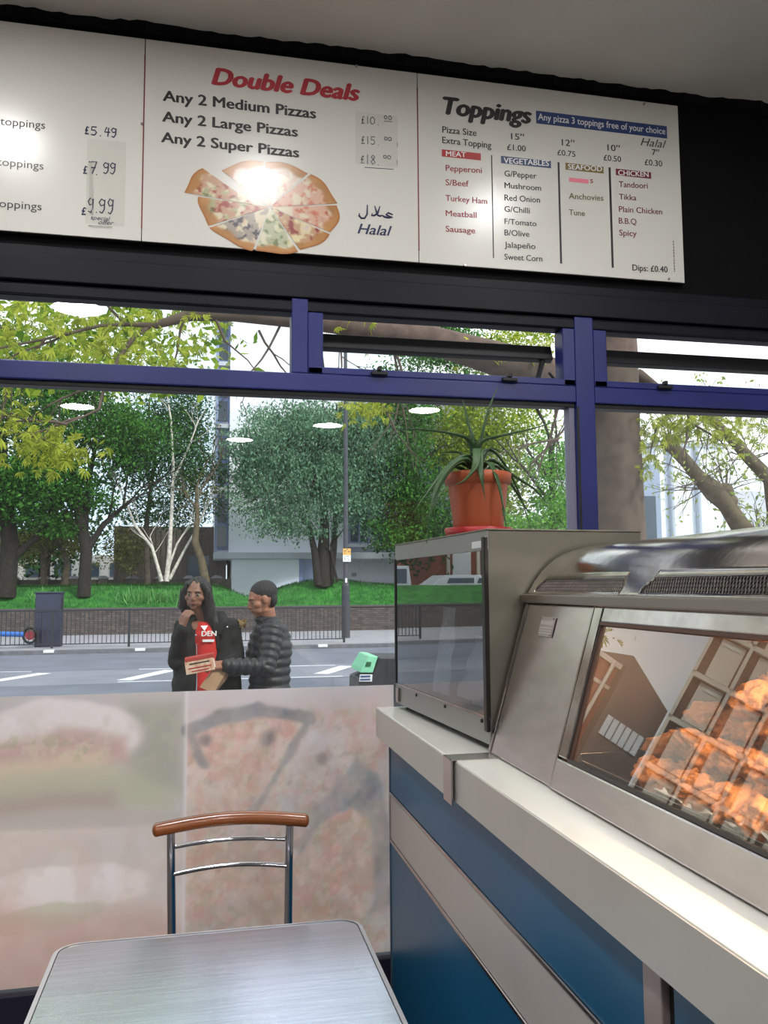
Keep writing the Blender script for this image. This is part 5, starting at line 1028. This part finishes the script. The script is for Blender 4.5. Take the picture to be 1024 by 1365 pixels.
# pollarded tree at right
po = thing('pollarded_tree', (12.3, 14, -.05), 'knobbly pollarded tree with thick leaning limbs at right', 'tree'); b = MB(); rnd = random.Random(5)
limbs = [([(11.229, 14, 1.271), (10.853, 14, 1.844), (10.386, 14, 2.2), (9.926, 14, 2.61), (9.6, 14, 3.09), (9.358, 14, 3.328), (9.025, 14, 3.621), (8.757, 14, 3.927), (8.473, 14, 4.203)], [.34, .30, .24, .19, .16, .20, .13, .12, .13]),
         ([(10.853, 14, 1.844), (10.648, 14, 2.846), (10.59, 14, 3.567), (10.156, 14, 3.963), (9.849, 14, 4.273), (9.39, 14, 4.692), (9.053, 14, 4.968)], [.22, .15, .15, .12, .10, .085, .06]), ([(12.9, 14, -.06), (12.75, 14, .6), (11.229, 14, 1.271)], [.45, .38, .34])]
for pts, r in limbs: b.tube(pts, r, 10)
for p, r in (((8.474, 14, 4.217), .17), ((9.58, 14, 3.332), .17), ((9.698, 14, 3.149), .14), ((10.356, 14, 2.229), .24)): b.ball(p, r, 10)
b.build('trunk', bark_olive, po); tw = MB(); ends = []
for p, n, up in (((8.475, 14, 4.232), 20, .5), ((9.611, 14, 3.333), 10, .7), ((9.251, 14, 3.398), 14, -.2), ((10.358, 14, 2.271), 22, .8), ((9.021, 14, 3.535), 10, -.3), ((10.156, 14, 3.963), 10, .6), ((9.39, 14, 4.692), 10, .5)):
    for k in range(n): grow(tw, p, (rnd.uniform(-1, 1), rnd.uniform(-.5, .5), rnd.uniform(-.5, .8)+up*.6), rnd.uniform(.35, .9), .013, 1, rnd, ends, 4, .03)
tw.build('twigs', bark_grey, po, kind='stuff', recalc=False)
C = np.array([list(e_) for e_ in ends]); C = np.repeat(C, 3, 0)+np.random.default_rng(3).normal(size=(len(C)*3, 3))*.1; leaves_mesh('foliage', C, 0, .10, leaf_mat('budding_leaf', (120, 140, 60), (190, 200, 120), .5), po, 'rhomb', None, 0, 3)

# ------------------------------------------------------------------ people
def limb(b, pts, r, n=14): b.tube(pts, r, n); [b.ball(p, q, n) for p, q in zip(pts, r)]
def hand(b, wrist, d, nrm, curl=.5, s=1.0, thumb=1, spread=.10):
    """palm, four unequal fingers with knuckle bends and a thumb leaving the side of the palm"""
    w = Vector(wrist); d = Vector(d).normalized(); nrm = Vector(nrm); nrm = (nrm-d*nrm.dot(d)).normalized(); sd = d.cross(nrm)*thumb
    for k in (-1, -.33, .33, 1): b.tube([w+sd*.012*k*s, w+d*.075*s+sd*.027*k*s], [.015*s, .012*s], 8); b.ball(w+d*.078*s+sd*.027*k*s, .0125*s, 8)
    for k, L in ((1, .88), (.33, 1.0), (-.33, .94), (-1, .74)):
        p = w+d*.08*s+sd*.027*k*s; dd = (d+sd*spread*k).normalized(); a = 0; pts = [p]
        for seg in (.038, .026, .021):
            a += curl*.9; p = p+(dd*math.cos(a)+nrm*math.sin(a))*seg*L*s; pts.append(p)
        b.tube(pts, [.0098*s, .0092*s, .0085*s, .0072*s], 8); [b.ball(q, .0088*s, 8) for q in pts[1:3]]; b.ball(pts[-1], .0072*s, 8)
    p = w+d*.02*s+sd*.022*s; pts = [p, p+(d*.6+sd*.75+nrm*.3).normalized()*.036*s]; pts.append(pts[-1]+(d*.85+sd*.25+nrm*.55).normalized()*.030*s); pts.append(pts[-1]+(d*.8+nrm*.7).normalized()*.024*s)
    b.tube(pts, [.014*s, .0115*s, .0098*s, .008*s], 8); [b.ball(q, r*s, 8) for q, r in zip(pts[1:], (.0115, .0098, .008))]
def head(b, c, f, u, s=1.):
    """skull, jaw, brow, nose, lips, ears; f is the facing direction"""
    c = Vector(c); f = Vector(f).normalized(); u = Vector(u); u = (u-f*u.dot(f)).normalized(); r = f.cross(u); M3 = Matrix((r, f, u)).transposed()
    def B(x, y, z, q): b.ball(c+M3 @ Vector((x*s, y*s, z*s)), tuple(v*s for v in q), 16, 0, M3)
    B(0, -.012, .022, (.074, .094, .086)); B(0, .022, -.018, (.060, .068, .070)); B(0, .046, -.066, (.040, .036, .034)); B(0, .060, -.090, (.022, .022, .018)); B(0, .066, .022, (.052, .022, .014))
    for e in (-1, 1): B(e*.046, .046, -.024, (.024, .030, .024)); B(e*.077, -.006, -.006, (.009, .020, .030)); B(e*.030, .050, -.058, (.024, .028, .028)); B(e*.013, .083, -.034, (.009, .011, .009))
    b.tube([c+M3 @ Vector((0, .080*s, .016*s)), c+M3 @ Vector((0, .096*s, -.014*s)), c+M3 @ Vector((0, .100*s, -.030*s))], [.008*s, .011*s, .013*s], 10); B(0, .097, -.031, (.013, .012, .011))
    B(0, .082, -.054, (.024, .012, .007)); B(0, .081, -.066, (.021, .012, .008))
    return c, M3, s
def face_parts(c, M3, s, parent, open_=1.):
    for e in (-1, 1):
        q = c+M3 @ Vector((e*.030*s, .0735*s, .001*s)); MB().ball(q, (.0145*s, .0105*s, .0085*s*open_), 12, 0, M3).build('eye', eye_white, parent)
        q = c+M3 @ Vector((e*.030*s, .0835*s, .000)); MB().ball(q, (.0068*s, .004*s, .0068*s*open_), 10, 0, M3).build('iris', eye_dark, parent)
        MB().tube([c+M3 @ Vector((e*.014*s, .086*s, .019*s)), c+M3 @ Vector((e*.034*s, .083*s, .024*s)), c+M3 @ Vector((e*.050*s, .070*s, .018*s))], [.003*s, .0042*s, .002*s], 6).build('eyebrow', hair_m, parent)
    MB().ball(c+M3 @ Vector((0, .0885*s, -.0595*s)), (.022*s, .007*s, .0075*s), 12, 0, M3).build('lips', lip_m, parent)

# the girl: facing the shop, right hand lifted to her mouth, left hand under a food box
A = thing('person', (.02, 6.05, -.05), 'person in an open black parka over a red top, eating with one hand', 'person')
G = -.05
hc = Vector((-0.059, 6, 1.53)); fdir = Vector((-.28, -1, -.06)); b = MB(); Hc = head(b, hc, fdir, (0.04, 0, 1), .98)
shl, shr = Vector((-0.138, 6.05, 1.29)), Vector((0.171, 6.05, 1.285)); px0 = (shl.x+shr.x)/2
b.tube([hc+Vector((.01, .035, -.07)), (px0, 6.08, shl.z+.02)], [.048, .055], 12)
limb(b, [(px0, 6.08, shl.z-.04), (px0, 6.07, 1.05), (px0, 6.07, .92), (px0, 6.07, .82)], [.105, .10, .105, .12]); b.tube([shl+Vector((.02, 0, 0)), shr-Vector((.02, 0, 0))], [.055, .055], 12)
el, wl = Vector((-0.179, 5.98, 1.079)), Vector((-0.147, 5.8, 1.312)); er, wr = Vector((0.213, 6, 1.078)), Vector((0.116, 5.74, 1.047))
limb(b, [shl, el, wl], [.05, .040, .026]); limb(b, [shr, er, wr], [.05, .040, .026])
hand(b, wl, (.25, -.12, 1), (.6, .6, .1), .75, .98, 1); hand(b, wr, (-1, -.15, .10), (0, .1, 1), .45, .98, 1)
for s in (-1, 1):
    hx = px0+s*.085; limb(b, [(hx, 6.07, .82), (hx+s*.01, 6.05, .44), (hx+s*.015, 6.09, .06)], [.085, .056, .038]); b.tube([(hx+s*.015, 6.10, .0), (hx+s*.03, 5.93, -.01)], [.035, .028], 10)
body = remesh(b, 'body', skin_a, A, .0062, 2); face_parts(*Hc, A, 1.)
# hair: long, dark, parted and falling over her left shoulder
c, M3, s = Hc; b = MB()
b.ball(c+M3 @ Vector((0, -.030, .032)), (.088, .094, .090), 18, 0, M3); b.ball(c+M3 @ Vector((0, -.05, -.04)), (.082, .070, .09), 16, 0, M3)
for e, zz, dx in ((1, -.13, -.02), (-1, -.34, .075)):
    b.tube([c+M3 @ Vector((e*.045, .045, .082)), c+M3 @ Vector((e*.080, .020, .02)), c+M3 @ Vector((e*.088, .0, -.08)), c+M3 @ Vector((e*(.080+abs(dx)*.8), -.005, zz*.7)), c+M3 @ Vector((e*(.07+abs(dx)), .0, zz))], [.020, .028, .036, .034, .012], 10)
    b.tube([c+M3 @ Vector((e*.05, -.03, .05)), c+M3 @ Vector((e*.07, -.05, -.12)), c+M3 @ Vector((e*.085, -.05, zz))], [.05, .05, .016], 10)
for k in range(5): b.tube([c+M3 @ Vector((-.01-.012*k, -.05, .05)), c+M3 @ Vector((-.05-.022*k, -.06+.014*k, -.2)), c+M3 @ Vector((-.07-.026*k, -.03+.014*k, -.33-.01*k))], [.02, .036, .008], 9)
remesh(b, 'hair', hair_m, A, .007, 1, lambda co: .003*np.sin(co[:, 0]*210+co[:, 1]*90)+.002*np.sin(co[:, 0]*90-co[:, 1]*170))
# red top
b = MB(); b.tube([(px0-.0, 6.05, shl.z+.045), (px0, 6.045, shl.z-.04), (px0, 6.04, 1.05), (px0, 6.04, .86), (px0, 6.04, .68)], [.07, .105, .112, .118, .12], 20)
remesh(b, 'red_top', red_cloth, A, .009, 2)
zc = (0.036, 5.86, 1.255)[2]; lettering('top_lettering', 'DEN', px0-.036, zc-.012, px0+.062, zc-.012, .036, white_print, A, .03, 0, 5.925)
MB().box(px0-.030, px0+.048, 5.924, 5.930, zc-.052, zc-.036).build('white_print_bar', white_print, A)
MB().add([(px0-.045, 5.955, shl.z+.022), (px0+.005, 5.953, shl.z+.024), (px0-.018, 5.936, shl.z-.012), (px0-.02, 5.965, shl.z+.02)], [(0, 2, 1), (0, 3, 2), (1, 2, 3)]).build('collar_patch', white_print, A)
# black parka, open at the front
b = MB()
b.tube([(px0-.105, 6.07, shl.z-.02), (px0-.125, 6.04, 1.06), (px0-.13, 6.02, .86), (px0-.13, 6.02, .60)], [.088, .100, .108, .110], 16)
b.tube([(px0+.11, 6.06, shl.z-.02), (px0+.125, 6.03, 1.06), (px0+.13, 6.01, .86), (px0+.13, 6.01, .60)], [.09, .108, .114, .116], 16)
b.tube([(px0, 6.15, shl.z), (px0, 6.15, 1.0), (px0, 6.15, .6)], [.10, .12, .13], 16); b.tube([shl+Vector((.0, .03, .0)), (px0, 6.12, shl.z+.02), shr+Vector((0, .03, 0))], [.068, .07, .068], 14)
limb(b, [shl, el+Vector((-.005, .0, 0)), wl-Vector((0, -.01, .015))], [.078, .066, .044]); limb(b, [shr, er, wr+Vector((.03, .02, 0))], [.080, .068, .046])
b.tube([(px0-.11, 6.03, shl.z+.035), (px0-.10, 6.07, shl.z+.075), (px0, 6.16, shl.z+.08), (px0+.10, 6.07, shl.z+.075), (px0+.10, 5.99, shl.z+.03), (px0+.075, 5.95, shl.z-.05)], [.018, .036, .055, .045, .04, .025], 12)
remesh(b, 'parka', dark_cloth, A, .009, 2, lambda co: .004*np.sin(co[:, 2]*60+3*np.sin(co[:, 0]*22))*np.cos(co[:, 0]*30))
for p in ((-0.059, 5.86, 1.252), (0.152, 5.9, 1.302)): MB().ball(p, .008, 8).build('snap_button', chrome, A)
MB().tube([(-0.053, 5.87, 1.196), (-0.046, 5.86, 1.036), (-0.049, 5.85, 0.862)], .003, 6).build('zip', chrome, A)
b = MB(); rnd = random.Random(4); fc = Vector((0.26, 6.04, 1.316))
for k in range(60): d = Vector((rnd.uniform(-1, 1), rnd.uniform(-1, 1), rnd.uniform(-1, 1))).normalized(); b.tube([fc, fc+d*rnd.uniform(.03, .055)], [.008, .001], 4)
b.ball(fc, .028, 10); b.build('fur_trim', mat('tan_fur', (190, 160, 110), .9, var=.3, scale=60), A)
b = MB()
for s in (-1, 1): b.tube([(px0+s*.085, 6.07, .86), (px0+s*.095, 6.05, .44), (px0+s*.10, 6.09, .02)], [.105, .075, .06], 14)
remesh(b, 'trousers', trouser, A, .011, 2)
for s in (-1, 1): b = MB(); b.ball((px0+s*.11, 6.0, -.005), (.048, .13, .045), 14); b.v = [(x, y, max(z, -.049)) for x, y, z in b.v]; b.build('shoe', mat('black_shoe', (30, 30, 32), .5), A)

# the youth: in profile, looking down into the bag
Bp = thing('person', (.40, 5.98, -.05), 'person in a charcoal puffer jacket seen in profile holding a paper bag', 'person')
b = MB(); hc2 = Vector((0.389, 5.95, 1.49)); Hd = head(b, hc2, (-1, -.18, -.30), (-.2, 0, 1), 1.04)
s1, s2 = Vector((0.45, 5.83, 1.27)), Vector((0.42, 6.14, 1.255)); cx, cy = (s1.x+s2.x)/2+.01, (s1.y+s2.y)/2; zz = s1.z
b.tube([hc2+Vector((.035, .005, -.06)), (cx, cy, zz+.03)], [.056, .062], 14); b.tube([s1, s2], [.06, .06], 12)
limb(b, [(cx+.01, cy, zz-.05), (cx, cy, 1.05), (cx, cy, .92), (cx, cy, .82)], [.11, .105, .11, .12])
e1, w1_ = Vector((0.394, 5.74, 1.035)), Vector((0.148, 5.66, 1.059)); e2, w2_ = Vector((0.329, 6.12, 1.023)), Vector((0.169, 5.86, 1.015))
limb(b, [s1, e1, w1_], [.056, .044, .029]); limb(b, [s2, e2, w2_], [.056, .044, .029])
hand(b, w1_, (-1, .02, .10), (0, .6, -.8), .50, 1.03, -1); hand(b, w2_, (-1, -.25, .0), (0, -.5, -.8), .6, 1.03, 1)
for s in (-1, 1):
    limb(b, [(cx, cy+s*.085, .82), (cx-.01, cy+s*.095, .44), (cx+.03, cy+s*.10, .06)], [.09, .06, .04]); b.tube([(cx+.04, cy+s*.10, .0), (cx-.12, cy+s*.11, -.01)], [.038, .03], 10)
remesh(b, 'body', skin_b, Bp, .0062, 2); face_parts(*Hd, Bp, .45)
c, M3, s = Hd; b = MB(); b.ball(c+M3 @ Vector((0, -.027, .042))*s, (.0795*s, .0965*s, .0825*s), 20, 0, M3); b.ball(c+M3 @ Vector((0, -.062, -.012))*s, (.066*s, .044*s, .060*s), 16, 0, M3)
bb = remesh(b, 'hair', mat('short_black_hair', (24, 21, 22), .7, var=.3, scale=80, bump=.6), Bp, .006, 1, lambda co: .0015*np.sin(co[:, 0]*500)*np.sin(co[:, 2]*470)*np.sin(co[:, 1]*480))
# trim hair off the face
me = bb.data; n = len(me.vertices); MI = M3.inverted()
for v in me.vertices:
    q = (MI @ (v.co-c))/s
    lim = .070 if q.z > .058 else (.070-(.058-q.z)*1.6)
    if q.y > lim and q.z < .075: q.y = min(q.y, max(lim, -.02)); v.co = c+M3 @ (q*s)
def puffs(co): return .010*np.abs(np.sin(co[:, 2]*PI/.062))
b = MB(); b.tube([(cx+.012, cy, zz+.055), (cx+.012, cy, zz-.01), (cx+.02, cy, zz-.12), (cx+.008, cy, 1.03), (cx+.004, cy, .88), (cx+.004, cy, .74)], [.088, .128, .142, .140, .142, .146], 24)
b.tube([s1+Vector((0, .02, 0)), s2-Vector((0, .02, 0))], [.085, .085], 14); b.tube([(cx-.005, cy, zz+.03), (cx-.020, cy, zz+.075), (cx-.026, cy, zz+.108)], [.086, .080, .074], 18)
limb(b, [s1+Vector((.006, .01, 0)), e1+Vector((.01, 0, 0)), w1_+Vector((.012, 0, 0))], [.086, .076, .050]); limb(b, [s2, e2+Vector((.01, 0, 0)), w2_+Vector((.012, 0, 0))], [.086, .072, .050])
def quilt(co):
    ax = (e1-s1).normalized(); a2 = (w1_-e1).normalized(); P_ = co-np.array(e1); near = (co[:, 1] < 5.82)
    t1 = P_ @ np.array(ax); t2 = P_ @ np.array(a2); arm = np.where(t2 > .03, t2, t1); return np.where(near, .010*np.abs(np.sin(arm*PI/.052)), .012*np.abs(np.sin(co[:, 2]*PI/.060)))-.005
remesh(b, 'puffer_jacket', puffer_m, Bp, .0085, 2, quilt)
b = MB()
for s in (-1, 1): b.tube([(cx, cy+s*.08, .84), (cx-.01, cy+s*.09, .44), (cx+.03, cy+s*.095, .02)], [.115, .085, .065], 14)
remesh(b, 'trousers', trouser, Bp, .011, 2)
for s in (-1, 1): b = MB(); b.ball((cx-.03, cy+s*.11, -.005), (.14, .05, .048), 14); b.v = [(x, y, max(z, -.049)) for x, y, z in b.v]; b.build('shoe', mat('black_shoe', (30, 30, 32), .5), Bp)
# what they hold
fb = thing('takeaway_box', (-0.021, 5.66, 1.073), 'open red and cream printed takeaway box held between the two people', 'box')
a_, c_ = Vector((-0.126, 5.64, 1.101)), Vector((0.055, 5.64, 1.131)); uu = (c_-a_).normalized(); dn = Vector((.12, 0, -1)); dn = (dn-uu*dn.dot(uu)).normalized(); nn = uu.cross(dn).normalized(); L = (c_-a_).length; mid = (a_+c_)/2
MB().obox(mid+dn*.045, uu*L/2, dn*.042, nn*.055).build('box_body', mat('cream_red_card', (196, 130, 104), .6, rgb2=(222, 196, 170), scale=26), fb, bevel=.003)
MB().obox(mid-dn*.006+uu*.006, uu*L/2*1.02, dn*.012, nn*.058).build('lid_edge', red_card, fb, bevel=.003)
for k, (z, l) in enumerate(((.024, .7), (.052, .8), (.072, .6))): MB().obox(mid+dn*z+nn*(.0555 if nn.y < 0 else -.0555), uu*L/2*l, dn*.004, nn*.001).build('printed_line', (INK['k'], red_card, red_card)[k], fb)
pb = thing('paper_bag', (0.086, 5.66, 0.978), 'brown kraft paper bag tilted in the youth\'s hands', 'bag'); q0, q1, q2, q3 = (Vector((-0.028, 5.63, 0.931)), Vector((0.063, 5.63, 0.89)), Vector((0.153, 5.66, 1.039)), Vector((0.071, 5.66, 1.07)))
b = MB(); th = Vector((.02, .075, .0)); b.add([q0, q1, q2, q3, q0+th, q1+th, q2+th, q3+th], [(0, 1, 2, 3), (7, 6, 5, 4), (0, 4, 5, 1), (1, 5, 6, 2), (3, 7, 4, 0)]); b.build('bag_body', kraft, pb)
b = MB(); b.add([q1, q2, q2+th, q1+th, (q1+q2)/2+th*.5+Vector((.03, 0, .01))], [(0, 1, 4), (1, 2, 4), (2, 3, 4), (3, 0, 4)]); b.build('side_gusset', mat('darker_kraft', (128, 98, 78), .85), pb)
fd = MB(); fd.obox(Vector((0.055, 5.6, 1.086)), (.012, 0, .004), (0, .01, 0), (-.006, 0, .028)); tag(fd.build('paper_napkin', paper_w, bevel=.002), 'small white paper napkin in the fingers above the bag', 'napkin')
